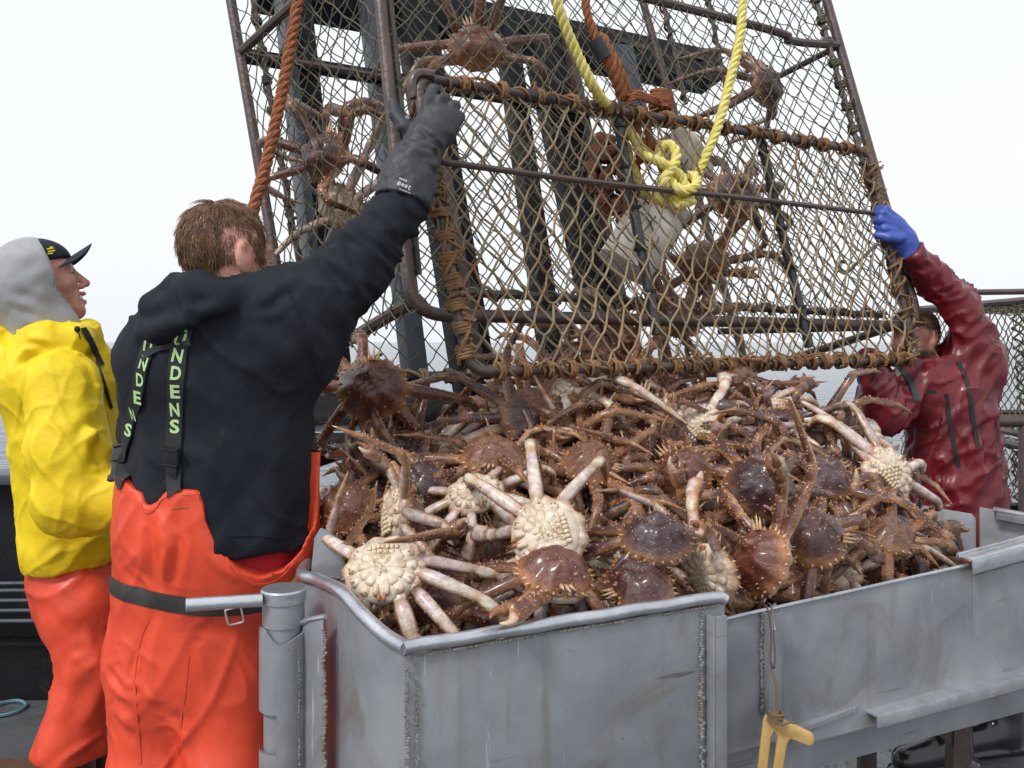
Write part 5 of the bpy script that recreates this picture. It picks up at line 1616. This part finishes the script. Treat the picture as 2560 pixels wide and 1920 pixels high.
    crb = [([A(360, 1270, 1.95), A(375, 1380, 1.96), A(385, 1470, 1.96)], .020, -.013), ([A(395, 1290, 1.95), A(420, 1370, 1.95), A(395, 1470, 1.95)], .018, .012),
           ([A(440, 1270, 1.95), A(450, 1360, 1.95), A(420, 1480, 1.96)], .016, -.006), ([A(280, 1400, 2.0), A(330, 1450, 1.97), A(370, 1480, 1.96)], .015, .012),
           ([A(480, 1280, 1.95), A(520, 1390, 1.95), A(580, 1450, 1.96)], .016, .006),
           ([A(372, 1540, 1.96), A(345, 1600, 1.97), A(332, 1690, 1.98), A(350, 1750, 1.97)], .013, .010), ([A(395, 1550, 1.96), A(365, 1610, 1.96), A(360, 1700, 1.97)], .012, -.008),
           ([A(655, 1580, 2.0), A(600, 1680, 1.96), A(560, 1730, 1.95)], .020, .012), ([A(655, 1700, 2.0), A(590, 1800, 1.95), A(520, 1860, 1.95)], .018, -.012),
           ([A(660, 1640, 2.0), A(600, 1740, 1.95), A(540, 1800, 1.95)], .016, .010), ([A(350, 1740, 1.97), A(390, 1800, 1.96), A(420, 1840, 1.97)], .018, .012),
           ([A(270, 1680, 2.02), A(300, 1730, 1.98), A(350, 1740, 1.97)], .015, -.012), ([A(285, 1780, 2.0), A(350, 1850, 1.97), A(400, 1910, 1.97)], .02, .010),
           ([A(440, 1800, 1.97), A(440, 1870, 1.97), A(446, 1960, 1.98)], .018, -.018), ([A(560, 1560, 1.95), A(545, 1620, 1.95), A(500, 1680, 1.95)], .02, -.006)]
    crb = [([tuple(q) for q in pl], w * .72, a) for pl, w, a in crb]
    def dispb(p, N):
        f = .0035 * fbm(axes(p, (.3, 0, .9), .2, .10), 6, 2) + .0036 * ridge(axes(p, (.55, 0, .8), .28, .10), 4, 3.5) + .0018 * ridge(axes(p, (-.7, 0, .6), .14, .06), 9, 4.)
        top_ = np.clip((p[:, 2] - .80) / .12, 0, 1); return np.maximum((f + 1.1 * creases(p, crb)) * (1 - .25 * top_), -.009)
    bibs = sculpt('bib_trousers', G3, bib, oilskin, p1, dispb, 1)
    bt = bvh_of(bibs)
    # stitched hem along the back opening
    m = MB(); strip(m, bt, [(506, 1240), (527, 1312), (560, 1385), (600, 1438), (640, 1462), (690, 1452), (732, 1412), (764, 1335), (782, 1240)], .006, .0, 6, .0022); m.build('hem', oilskin, bibs)
    m = MB(); strip(m, bt, [(290, 1216), (342, 1252), (362, 1279), (386, 1273), (414, 1240), (498, 1234)], .006, .0, 6, .0022); m.build('hem', oilskin, bibs)
    m = MB(); strip(m, bt, [(430, 1273), (470, 1269), (468, 1269)], .003, .0, 6, .001); m.build('stitching', rope_orange, bibs)
    m = MB(); strip(m, bt, [(372, 1548), (352, 1590), (340, 1650), (336, 1720), (342, 1800), (350, 1910)], .007, .0003, 6, .0012); m.build('seam', oilskin, bibs)
    m = MB(); strip(m, bt, [(470, 1640), (462, 1720), (452, 1800), (445, 1880)], .007, .0003, 6, .0012); m.build('seam', oilskin, bibs)
    # belt and buckle
    zb = lambda c, s: CAMZ + (HY - (1512 + 24 * c)) * 1.96 / F
    m = MB(); ring(m, bt, (P(474, 1500, D0).x, D0), zb, .041, .002, thick=.002, n=110); belt = m.build('belt', belt_m, p1)
    bl = bvh_of(belt)
    l, n = hit(bl, 585, 1532)
    if l is not None:
        r = Vector((1, 0, 0)); r = (r - n * r.dot(n)).normalized(); u = n.cross(r) if n.cross(r).z > 0 else r.cross(n)
        l = l + n * .004
        q = [l + r * a + u * b - Vector((0, 0, .004)) for a, b in ((-.017, -.027), (.017, -.027), (.019, .027), (-.015, .027))]
        m = MB(); m.tube(rounded(q, .007, 4, True), .0026, 6, closed=True); m.build('buckle', metal_w, belt)
    # braces: two straps with woven lettering, buckles and a leather yoke
    both = bvh_of(sweat, bibs)
    under = BVHTree.FromPolygons([tuple(v) for v in (nohood[0] + .004 * vnormals(*nohood))], [tuple(f) for f in nohood[1]])
    def brace(pxs, letters, tops):
        m = MB(); pa = [q for q in pxs if q[1] > 845]; L = strip(MB(), both, pa, .039, .003, 8); L2 = strip(MB(), under, [q for q in pxs if q[1] <= 900], .039, .007, 8)
        strip2(m, L + [q for q in L2 if q[0].z > L[-1][0].z + .012], .039, .003); st = m.build('strap', strap_m, p1)
        sb = bvh_of(st); lm = MB()
        for ch, x, y, x2, y2 in letters:
            l, n = hit(sb, x, y); l2, _ = hit(sb, x2, y2)
            if l is None: continue
            up = (P(x2, y2, l.y) - P(x, y, l.y)).normalized(); up = (up - n * up.dot(n)).normalized(); rt = up.cross(n).normalized()
            if rt.x < 0: rt = -rt
            letter_mesh(lm, ch, l, rt, up, n, .031, .0225, .0012)
        lm.build('lettering', letter_m, st, smooth=False)
        return st
    brace([(437, 1235), (436, 1140), (438, 1060), (440, 970), (446, 890), (454, 846), (466, 814), (486, 785), (520, 750)],
          [('R', 466, 812, 474, 797), ('U', 450, 848, 453, 838), ('N', 444, 889, 446, 879), ('D', 440, 933, 441, 923), ('E', 438, 979, 438.5, 969), ('N', 437, 1024, 437, 1014), ('S', 437, 1066, 437, 1056)], None)
    brace([(309, 1212), (312, 1140), (321, 1075), (333, 1030), (345, 985), (352, 945), (362, 900), (374, 866), (390, 830)],
          [('U', 369, 871, 373, 861), ('N', 359, 908, 363, 898), ('D', 350, 950, 352, 940), ('E', 344, 994, 346, 984), ('N', 332, 1036, 335, 1026), ('S', 321, 1075, 324, 1065)], None)
    m = MB(); strip(m, both, [(358, 892), (392, 874), (430, 862), (474, 850)], .030, .006, 6, .002, ws=lambda t: .030 - .018 * math.sin(math.pi * t)); m.build('yoke', plastic_b, p1)
    for x, y in ((437, 1139), (310, 1136)):
        l, n = hit(both, x, y)
        if l is None: continue
        r = Vector((1, 0, 0)); r = (r - n * r.dot(n)).normalized(); u = r.cross(n); u = u if u.z > 0 else -u
        m = MB(); m.box(l + n * .010, r * .022, u * .017, n * .006); m.box(l + n * .013 + u * .018, r * .024, u * .003, n * .007); m.box(l + n * .013 - u * .018, r * .021, u * .0025, n * .006)
        m.box(l + n * .010 - u * .040, r * .015, u * .018, n * .005); m.box(l + n * .010 - u * .062, r * .020, u * .008, n * .006)
        m.build('buckle', plastic_b, p1, bevel=.002)
    # glove on the raised hand
    G4 = Grid((-.38, 2.10, 1.55), (-.04, 2.58, 2.12), .0048)
    a0, a1 = A(1006, 508, 2.27), A(1040, 400, 2.31)
    g = G4.chain([a0, A(1020, 450, 2.29), a1, A(1062, 356, 2.335)], [.075, .069, .057, .052], .02)
    g = smax(g, -G4.plane(A(1004, 512, 2.27), a1 - a0), .004)
    g = smin(g, G4.chain([A(1062, 345, 2.34), A(1090, 300, 2.355)], [.050, .046], .02, (1, .75, 1)), .025)
    g = smin(g, G4.chain([A(1110, 330, 2.35), A(1128, 300, 2.36)], [.036, .030], .02, (1, .8, 1)), .025)
    fing = [([A(1066, 292, 2.345), A(1070, 254, 2.35), A(1083, 222, 2.39), A(1090, 216, 2.42)], [.020, .017, .0155, .014]),
            ([A(1092, 282, 2.35), A(1104, 250, 2.36), A(1112, 246, 2.40), A(1112, 262, 2.43)], [.020, .018, .016, .014]),
            ([A(1118, 292, 2.35), A(1133, 266, 2.365), A(1138, 264, 2.405), A(1134, 282, 2.43)], [.020, .0175, .016, .014]),
            ([A(1130, 318, 2.35), A(1146, 292, 2.365), A(1150, 292, 2.40), A(1144, 310, 2.42)], [.0185, .016, .0145, .013]),
            ([A(1046, 338, 2.33), A(1012, 318, 2.325), A(990, 288, 2.34), A(982, 258, 2.36)], [.026, .021, .0185, .015])]
    for pl, rs in fing: g = smin(g, finger(G4, pl, [q * .93 for q in rs]), .0045)
    crg = [([A(1010, 372, 2.26), A(1050, 378, 2.27), A(1095, 395, 2.29)], .010, -.010), ([A(1015, 355, 2.27), A(1055, 362, 2.27), A(1100, 375, 2.29)], .008, .007),
           ([A(1020, 392, 2.25), A(1060, 405, 2.26), A(1090, 420, 2.28)], .009, .007), ([A(1050, 320, 2.29), A(1070, 340, 2.28), A(1095, 340, 2.29)], .008, -.004)]
    crg = [([tuple(q) for q in pl], w, a) for pl, w, a in crg]
    glove = sculpt('glove', G4, g, glove_b, p1, lambda p, N: .0024 * fbm(p / .035, 2) + .003 * ridge(p / .05, 4, 2.) * np.clip((1.98 - p[:, 2]) / .03, 0, 1) + 1.5 * creases(p, crg), 1)
    gb = bvh_of(glove); m = MB(); dirr = (P(1028, 478, 2.2) - P(984, 462, 2.2)).normalized()
    for i, ch in enumerate('Best'):
        l, n = hit(gb, 998 + 8.5 * i, 459 + 3.4 * i)
        if l is None: continue
        rt = (dirr - n * dirr.dot(n)).normalized(); up = n.cross(rt); up = up if up.z > 0 else -up
        letter_mesh(m, ch, l, rt, up, n, .013 if ch in 'Bt' else .009, .0075, .0008, .01)
    for i in range(7):
        for yy, h in ((446, .004), (473, .003)):
            l, n = hit(gb, 1000 + 4 * i, yy + 1.6 * i)
            if l is None or (yy == 446 and i > 4): continue
            rt = (dirr - n * dirr.dot(n)).normalized(); up = n.cross(rt)
            vs = [l + n * .0008 + rt * a + up * b for a, b in ((-.0014, -h / 2), (.0014, -h / 2), (.0014, h / 2), (-.0014, h / 2))]; m.add(vs, [(0, 1, 2, 3)])
    m.build('print', cream_m, glove, smooth=False)
    relaxed_glove(P(490, 1196, 2.50), (.35, .75, -.25), (.5, 0, .8), glove_b, p1)
    # boots under the trousers
    for px in (372, 575):
        Gb = Grid((P(px, 0, 2.14).x - .1, 1.95, -.16), (P(px, 0, 2.14).x + .1, 2.45, .2), .01); b = P(px, 2330, 2.14)
        dd = smin(Gb.cap((b.x, 2.14, .15), (b.x, 2.14, -.08), .065, .06), Gb.cap((b.x, 2.14, -.095), (b.x, 2.33, -.105), .055, .042), .04)
        dd = smax(dd, -.148 - Gb.Z, .005); sculpt('boot', Gb, dd, boot_m, p1)
man_black()

# ---------------------------------------------------------------- the man in the yellow raincoat
p2 = thing('person', 'smiling man in a yellow raincoat with grey hood and dark cap, standing side on', 'person')
def man_yellow():
    D0 = 2.62; A = lambda x, y, d=D0: P(x, y, d)
    hc = A(96, 703, 2.62); S = 1.08
    T0, M, (hr, hf, hu) = head_frame(hc, (.86, .44, .24))
    T = lambda x, y, z: T0(x * S, y * S, z * S)
    zs = np.concatenate([np.arange(.3, 1.42, .02), np.arange(1.42, 1.80, .0034)])
    G = Grid((-1.62, 2.42, 0), (-1.10, 2.86, 0), .0038, zs)
    d = head_sdf(Scaled(G, S), T, M, smile=True, neck_to=A(120, 850))
    d = smin(d, G.cap(A(150, 950), A(190, 1400), .10, .10, (1, 1.3, 1)), .05)
    d = smin(d, G.cap(A(200, 1450), A(205, 1720), .07, .06), .05)
    body = sculpt('body', G, d, skin, p2, None, 1)
    m = MB()
    for i in range(7):
        a = (i - 3) * .2; m.box(T(.021 * math.sin(a * 1.6), .086 + .008 * math.cos(a * 1.6) - .001, -.0655), hr * .0034, hf * .003, hu * .0048)
    m.build('teeth', teeth_m, p2, bevel=.0012)
    for sg in (-1, 1):
        m = MB(); m.tube(bez([T(sg * .018, .0915, .0285), T(sg * .032, .0895, .033), T(sg * .046, .077, .029)], 5), [.002] * 11, 5); m.build('eyebrow', hair_m, p2)
        m = MB(); m.tube(bez([T(sg * .020, .0875, .005), T(sg * .031, .0895, .0035), T(sg * .043, .080, .003)], 5), [.0015] * 11, 5); m.build('eyelashes', navy, p2)
    # cap: crown and brim
    G1 = Grid((-1.56, 2.46, 1.55), (-1.14, 2.80, 1.80), .005)
    cr = G1.ell(T(0, -.006, .044), (.088, .110, .080), M); cr = smax(cr, -G1.plane(T(0, 0, .046), hu), .006)
    cap = sculpt('cap', G1, cr, navy, p2, None, 1)
    m = MB(); vs = []; fs = []; nu, nv = 18, 8
    for s_ in (0, 1):
        for j in range(nv + 1):
            for i in range(nu + 1):
                u = 2 * i / nu - 1; v = j / nv
                x = .080 * u; y = .098 * math.sqrt(max(0, 1 - (u * .80) ** 2)) + v * .060 * math.sqrt(max(0.0, 1 - u ** 4 * .95))
                z = .050 + .026 * v - .052 * u * u * (.55 + .45 * v) - s_ * .0035
                vs.append(T(x, y - .004, z))
    S = (nu + 1) * (nv + 1)
    for j in range(nv):
        for i in range(nu):
            a = j * (nu + 1) + i
            fs += [(a, a + 1, a + nu + 2, a + nu + 1), (S + a, S + a + nu + 1, S + a + nu + 2, S + a + 1)]
    edge = [i for i in range(nu + 1)] + [j * (nu + 1) + nu for j in range(1, nv + 1)] + [nv * (nu + 1) + i for i in range(nu - 1, -1, -1)] + [j * (nu + 1) for j in range(nv - 1, 0, -1)]
    fs += [(edge[k], edge[(k + 1) % len(edge)], S + edge[(k + 1) % len(edge)], S + edge[k]) for k in range(len(edge))]
    m.add(vs, fs); m.build('brim', navy, cap)
    cb = bvh_of(cap); m = MB()
    for x0, y0, x1, y1 in ((117, 624, 134, 621), (120, 630, 137, 627), (118, 635, 132, 634), (124, 620, 130, 618)):
        L = []
        for t in (0, .5, 1):
            l, n = hit(cb, x0 + (x1 - x0) * t, y0 + (y1 - y0) * t)
            if l is not None: L.append(l + n * .001)
        if len(L) == 3: m.tube(L, .0022, 5)
    if m.v: m.build('embroidery', cap_yellow, cap)
    # grey hood of the sweatshirt, cut along the face
    G2 = Grid((-1.72, 2.36, 1.34), (-1.12, 2.88, 1.80), .0058)
    hd = G2.ell(A(92, 702), (.132, .140, .128)); hd = smin(hd, G2.cap(A(78, 745), A(128, 790), .108, .100, (1, 1.1, 1)), .05)
    hd = smin(hd, G2.cap(A(120, 810), A(175, 815), .075, .06, (1, 1.3, 1)), .04)
    face = G2.plane(A(158, 710), (196 * .5, 0, 100 * .5 + 0))       # opening plane
    nrm = Vector((A(108, 612) - A(208, 808))); nn = Vector((-nrm.z, 0, nrm.x)); nn = nn if nn.x > 0 else -nn
    ray = A(156, 710) - EYE; nn = ray.cross(A(208, 808) - A(108, 612)).normalized(); nn = nn if nn.x > 0 else -nn
    face = G2.plane(A(153, 710), nn)
    hd = smax(hd, face, .003)
    hole = G2.ell(A(128, 704), (.122, .098, .118)); hd = smax(hd, -smax(hole, -G2.plane(A(80, 712), nn), .01), .003)
    crh = [([tuple(A(x, y, 2.49)) for x, y in q], w, a) for q, w, a in (([(30, 770), (90, 790), (150, 810)], .014, -.006), ([(40, 690), (90, 650), (120, 640)], .02, -.004), ([(60, 760), (110, 740), (160, 760)], .02, .004), ([(20, 720), (60, 740), (120, 770)], .016, -.005))]
    sculpt('sweat_hood', G2, hd, greyfleece, p2, lambda p, N: .0022 * fbm(p / .08, 7) + creases(p, crh))
    # raincoat
    G3 = Grid((-1.78, 2.20, .66), (-.98, 2.94, 1.52), .0058)
    co = G3.cap(A(188, 1370), A(158, 1000), .135, .150, (1, 1.25, 1))
    co = smin(co, G3.cap(A(120, 930, 2.6), A(184, 928, 2.62), .115, .10, (1, 1.45, 1)), .08)
    co = smin(co, G3.ell(A(185, 1360), (.130, .155, .085)), .03)
    co = smin(co, G3.chain([A(70, 845), A(120, 850, 2.5), A(190, 850, 2.52), A(225, 835, 2.6)], [.062, .052, .045, .030], .03), .03)
    co = smin(co, G3.chain([A(10, 850, 2.6), A(22, 905, 2.58), A(12, 950, 2.56)], [.050, .055, .030], .03, (1, 1.6, 1)), .025)
    co = smin(co, G3.cap(A(222, 818, 2.62), A(254, 950, 2.62), .024, .042, (1, 1.6, 1)), .04)
    co = smax(co, -G3.cap(A(125, 770), A(130, 830), .092, .074), .012)
    arm = G3.chain([A(160, 965, 2.44), A(172, 1130, 2.37), A(182, 1255, 2.35)], [.098, .096, .092], .03)
    arm = smin(arm, G3.cap(A(175, 1252, 2.36), A(360, 1250, 2.34), .094, .066), .03)
    co = smin(co, arm, .028)
    arm2 = G3.chain([A(225, 960, 2.76), A(250, 1130, 2.80), A(345, 1205, 2.72)], [.085, .075, .058], .03); co = smin(co, arm2, .03)
    co = smax(co, (CAMZ + (HY - 1425) * 2.55 / F + .10 * (G3.X + 1.28) ) - G3.Z, .008)
    crc = [([(285, 1010), (240, 1080), (180, 1120)], .014, .009), ([(290, 1060), (240, 1140), (160, 1190)], .016, -.009), ([(80, 1050), (110, 1130), (180, 1180)], .018, -.008),
           ([(60, 1100), (100, 1200), (170, 1250)], .016, .008), ([(190, 1160), (215, 1200), (240, 1240)], .012, -.012), ([(90, 1240), (150, 1290), (220, 1300)], .014, -.008),
           ([(100, 1330), (190, 1338), (280, 1305)], .010, -.014), ([(120, 1400), (160, 1370), (170, 1345)], .010, .006), ([(240, 1240), (230, 1280), (250, 1300)], .009, .009),
           ([(60, 860), (130, 872), (210, 860)], .010, -.009), ([(40, 930), (70, 890), (130, 880)], .010, -.010), ([(205, 1220), (240, 1260), (270, 1270)], .009, -.008),
           ([(230, 900), (255, 960), (270, 1020)], .012, .006), ([(100, 940), (150, 1000), (150, 1080)], .022, .006)]
    crc = [([tuple(A(x, y, 2.33 if y > 1000 and y < 1335 else 2.44)) for x, y in q], w * 1.2, a) for q, w, a in crc]
    def disp(p, N):
        return 1.5 * creases(p, crc) + .002 * fbm(p / .1, 11) + .0032 * ridge(axes(p, (.6, 0, -.7), .2, .07), 5, 4.) + .0022 * ridge(axes(p, (-.5, .2, -.8), .14, .055), 15, 4.)
    coat = sculpt('raincoat', G3, co, raincoat, p2, disp, 1)
    relaxed_glove(A(372, 1248, 2.335), (1, .1, -.12), (.1, .3, .9), navy, p2)
    relaxed_glove(A(360, 1212, 2.71), (.95, -.25, .1), (.1, -.2, .9), navy, p2)
    cb = bvh_of(coat)
    m = MB(); strip(m, cb, [(206, 822), (222, 850), (240, 888), (252, 915)], .020, .004, 6, .003); m.build('collar_tab', strap_m, coat)
    m = MB(); strip(m, cb, [(240, 900), (254, 945), (266, 985), (276, 1020)], .010, .003, 6, .003); m.build('zip', strap_m, coat)
    l, n = hit(cb, 192, 826)
    if l is not None:
        m = MB(); m.ball(l + n * .006, .009, 8, 5); m.tube([l + n * .008, l + n * .01 + Vector((.008, 0, -.03))], .0018, 5); m.build('toggle', strap_m, coat)
    # trousers, rubber boots
    G4 = Grid((-1.56, 2.34, -.16), (-.98, 2.92, .86), .0085)
    pt = G4.cap(A(192, 1430), A(205, 1520), .128, .125, (1, 1.15, 1))
    pt = smin(pt, G4.chain([A(210, 1520, 2.56), A(236, 1650, 2.54), A(178, 1895, 2.54)], [.110, .088, .104], .03), .04)
    pt = smin(pt, G4.chain([A(215, 1520, 2.68), A(270, 1680, 2.68), A(265, 1900, 2.72)], [.110, .085, .10], .03), .04)
    pt = smax(pt, (CAMZ + (HY - 1890) * 2.54 / F) - G4.Z, .01)
    crp = [([(110, 1480), (170, 1500), (250, 1480)], .016, -.010), ([(120, 1520), (190, 1560), (260, 1600)], .018, .010), ([(170, 1610), (220, 1650), (270, 1640)], .014, -.014), ([(160, 1660), (200, 1640), (250, 1650)], .012, .012),
           ([(240, 1540), (220, 1590), (180, 1610)], .014, -.01), ([(210, 1700), (200, 1780), (170, 1870)], .02, -.008), ([(150, 1690), (140, 1770), (110, 1860)], .018, .008), ([(250, 1700), (250, 1780), (230, 1880)], .018, .008)]
    crp = [([tuple(A(x, y, 2.43)) for x, y in q], w * 1.2, a) for q, w, a in crp]
    sculpt('trousers', G4, pt, oilskin, p2, lambda p, N: .004 * fbm(p / .09, 3) + .006 * ridge(axes(p, (.7, 0, .7), .2, .085), 7, 2.) + creases(p, crp))
    for px, d in ((170, 2.54), (262, 2.72)):
        b = A(px, 1900, d); Gb = Grid((b.x - .12, d - .12, -.16), (b.x + .26, d + .12, .28), .01)
        dd = smin(Gb.cap((b.x, d, .24), (b.x, d, -.08), .075, .062), Gb.cap((b.x, d, -.095), (b.x + .17, d, -.105), .055, .042), .04)
        dd = smax(dd, -.148 - Gb.Z, .005); sculpt('boot', Gb, dd, bootbrown, p2)
man_yellow()

# ---------------------------------------------------------------- the man in the red jacket
p3 = thing('person', 'man in wet red jacket and blue rubber gloves gripping the pot door', 'person')
def man_red():
    D0 = 3.48; A = lambda x, y, d=D0: P(x, y, d)
    hc = A(2284, 842, 3.58)
    T, M, (hr, hf, hu) = head_frame(hc, (-.72, -.62, -.10))
    zs = np.concatenate([np.arange(.4, 1.28, .02), np.arange(1.28, 1.64, .0045)])
    G = Grid((1.36, 3.30, 0), (1.98, 3.74, 0), .005, zs)
    d = head_sdf(G, T, M, neck_to=A(2345, 960, 3.55))
    d = smin(d, G.cap(A(2365, 1000, 3.52), A(2390, 1300, 3.52), .12, .12, (1.2, .8, 1)), .05)
    body = sculpt('body', G, d, skin, p3, None, 1)
    bb = bvh_of(body); rg = random.Random(18); m = MB()
    for k in range(9000):
        v = Vector((rg.gauss(0, 1), rg.gauss(0, 1), rg.gauss(0, 1))).normalized()
        loc, n, i, dd = bb.ray_cast(T(0, -.01, .02) + v * .3, -v)
        if loc is None: continue
        l = loc - hc; x, y, z = l.dot(hr), l.dot(hf), l.dot(hu)
        beard = y > .0 and z < -.045 and z > -.125 and not (y > .085 and -.085 < z < -.05 and abs(x) < .03)
        if not (z > .045 + max(0, y) * .3 or (y < -.03 and z > -.06) or beard): continue
        dr = (n * .6 + Vector((rg.gauss(0, .3), rg.gauss(0, .3), -.7))).normalized(); L = .022 if not beard else .014
        m.tube([loc - n * .001, loc + dr * L * .5, loc + dr * L + Vector((0, 0, -.003))], [.002, .0017, .0004], 3, cap=False)
    m.build('hair', hair_m, p3, auto=0)
    G3 = Grid((1.12, 3.08, .55), (2.10, 3.80, 1.86), .0088)
    ja = G3.cap(A(2398, 1330), A(2375, 1010), .196, .172, (1, .80, 1))
    ja = smin(ja, G3.cap(A(2310, 950, 3.50), A(2420, 925, 3.52), .12, .13, (1, .9, 1)), .09)
    ja = smin(ja, G3.chain([A(2432, 900, 3.50), A(2392, 765, 3.46), A(2276, 632, 3.42)], [.110, .084, .060], .04), .06)
    ja = smin(ja, G3.chain([A(2275, 985, 3.46), A(2200, 1030, 3.36), A(2178, 905, 3.31)], [.105, .088, .064], .04), .035)
    ja = smin(ja, G3.chain([A(2262, 900, 3.44), A(2300, 960, 3.40), A(2340, 905, 3.46)], [.030, .028, .034], .02), .03)
    ja = smax(ja, -G3.cap(A(2312, 800, 3.54), A(2330, 930, 3.50), .10, .070), .015)
    ja = smax(ja, G3.plane(A(2270, 625, 3.42), A(2276, 632, 3.42) - A(2392, 765, 3.46)), .006)
    ja = smax(ja, .58 - G3.Z, .01)
    crj = [([(2350, 880), (2370, 960), (2360, 1050)], .016, -.010), ([(2480, 900), (2440, 960), (2420, 1040)], .018, .010), ([(2290, 1000), (2300, 1090), (2290, 1200)], .016, .008), ([(2330, 1010), (2335, 1100), (2325, 1230)], .016, -.009),
           ([(2440, 1100), (2450, 1180), (2440, 1260)], .018, .010), ([(2480, 1000), (2470, 1100), (2490, 1200)], .018, -.010), ([(2400, 1180), (2380, 1220), (2400, 1260)], .014, .010), ([(2300, 700), (2340, 690), (2360, 720)], .012, -.009), ([(2320, 760), (2370, 740), (2400, 770)], .012, .009),
           ([(2160, 960), (2190, 970), (2215, 950)], .012, -.008), ([(2155, 1010), (2200, 1015), (2240, 990)], .014, .010), ([(2350, 830), (2400, 840), (2450, 820)], .014, -.010), ([(2270, 660), (2300, 665), (2325, 650)], .009, .007)]
    crj = [([tuple(A(x, y, 3.34)) for x, y in q], w * 1.3, a) for q, w, a in crj]
    jacket = sculpt('rain_jacket', G3, ja, redshell, p3, lambda p, N: .005 * fbm(p / .12, 21) + .007 * ridge(axes(p, (.2, 0, .95), .28, .075), 17, 4.) + .006 * ridge(axes(p, (.7, 0, .5), .14, .05), 27, 4.) + creases(p, crj))
    jb = bvh_of(jacket)
    for pts in ([(2365, 985), (2372, 1040), (2384, 1110), (2396, 1168)], [(2396, 905), (2420, 965), (2432, 1050), (2444, 1115)]):
        m = MB(); strip(m, jb, pts, .017, .002, 8, .003); m.build('zip', strap_m, jacket)
    m = MB(); strip(m, jb, [(2240, 905), (2262, 935), (2280, 965), (2290, 1000)], .022, .003, 6, .004); m.build('collar_lining', mat('dark_green_lining', (.02, .035, .035), .7), jacket)
    m = MB()
    for i in range(5):
        l, n = hit(jb, 2314 + 6 * i, 980)
        if l is not None: m.box(l + n * .001, Vector((.0035, 0, 0)), Vector((0, 0, .009 if i % 2 else .007)), n * .001)
    m.build('emblem', strap_m, jacket)
    # blue gloves
    G4 = Grid((1.24, 3.22, 1.72), (1.62, 3.58, 1.99), .0045)
    g = G4.chain([A(2276, 632, 3.42), A(2258, 598, 3.415), A(2240, 568, 3.41)], [.050, .046, .044], .02, (1, .8, 1))
    for pl, rs in (([A(2240, 548, 3.41), A(2214, 524, 3.40), A(2196, 520, 3.43)], [.020, .0165, .013]), ([A(2232, 556, 3.40), A(2205, 534, 3.385), A(2190, 534, 3.42)], [.020, .017, .0135]),
                   ([A(2230, 566, 3.40), A(2202, 550, 3.38), A(2187, 553, 3.415)], [.020, .017, .0135]), ([A(2236, 580, 3.39), A(2212, 572, 3.375), A(2192, 568, 3.405)], [.018, .0155, .013]),
                   ([A(2248, 596, 3.38), A(2222, 594, 3.37), A(2192, 588, 3.39)], [.022, .018, .014])): g = smin(g, finger(G4, pl, rs), .007)
    gl = sculpt('glove', G4, g, glove_bl, p3, lambda p, N: .0015 * fbm(p / .03, 2), 1)
    G5 = Grid((1.18, 3.14, 1.20), (1.56, 3.60, 1.54), .005)
    g = G5.chain([A(2178, 945, 3.33), A(2176, 928, 3.38), A(2180, 912, 3.43)], [.052, .045, .040], .02)
    for i in range(4): g = smin(g, finger(G5, [A(2166 + 12 * i, 914, 3.43), A(2164 + 13 * i, 894, 3.46), A(2164 + 13 * i, 886, 3.49)], [.017, .015, .012]), .006)
    g = smin(g, finger(G5, [A(2200, 920, 3.43), A(2222, 904, 3.45), A(2230, 894, 3.47)], [.018, .016, .013]), .007)
    sculpt('glove', G5, g, glove_bl, p3, lambda p, N: .0015 * fbm(p / .03, 3), 1)
    # dark trousers and boots
    G6 = Grid((1.40, 3.10, -.16), (2.10, 3.80, .66), .012)
    t = smin(G6.cap(A(2340, 1400, 3.45), (1.62, 3.30, .12), .12, .09), G6.cap(A(2450, 1400, 3.5), (1.86, 3.42, .12), .12, .09), .03)
    sculpt('trousers', G6, smax(t, .0 - G6.Z, .01), mat('dark_wet_trousers', (.018, .02, .028), .35, 0, bump2=.3, b2scale=20), p3, lambda p, N: .004 * fbm(p / .08, 4))
    for x, y in ((1.63, 3.28), (1.90, 3.42)):
        Gb = Grid((x - .34, y - .2, -.16), (x + .14, y + .14, .3), .008)
        dd = smin(Gb.cap((x, y, .28), (x - .01, y, -.07), .085, .070), Gb.cap((x - .01, y, -.085), (x - .20, y - .06, -.098), .066, .05), .05)
        dd = smin(dd, Gb.cap((x + .03, y, -.13), (x - .21, y - .06, -.135), .068, .056, (1, 1, .35)), .01)
        dd = smax(dd, -.149 - Gb.Z, .004); sculpt('boot', Gb, dd, boot_m, p3)
man_red()
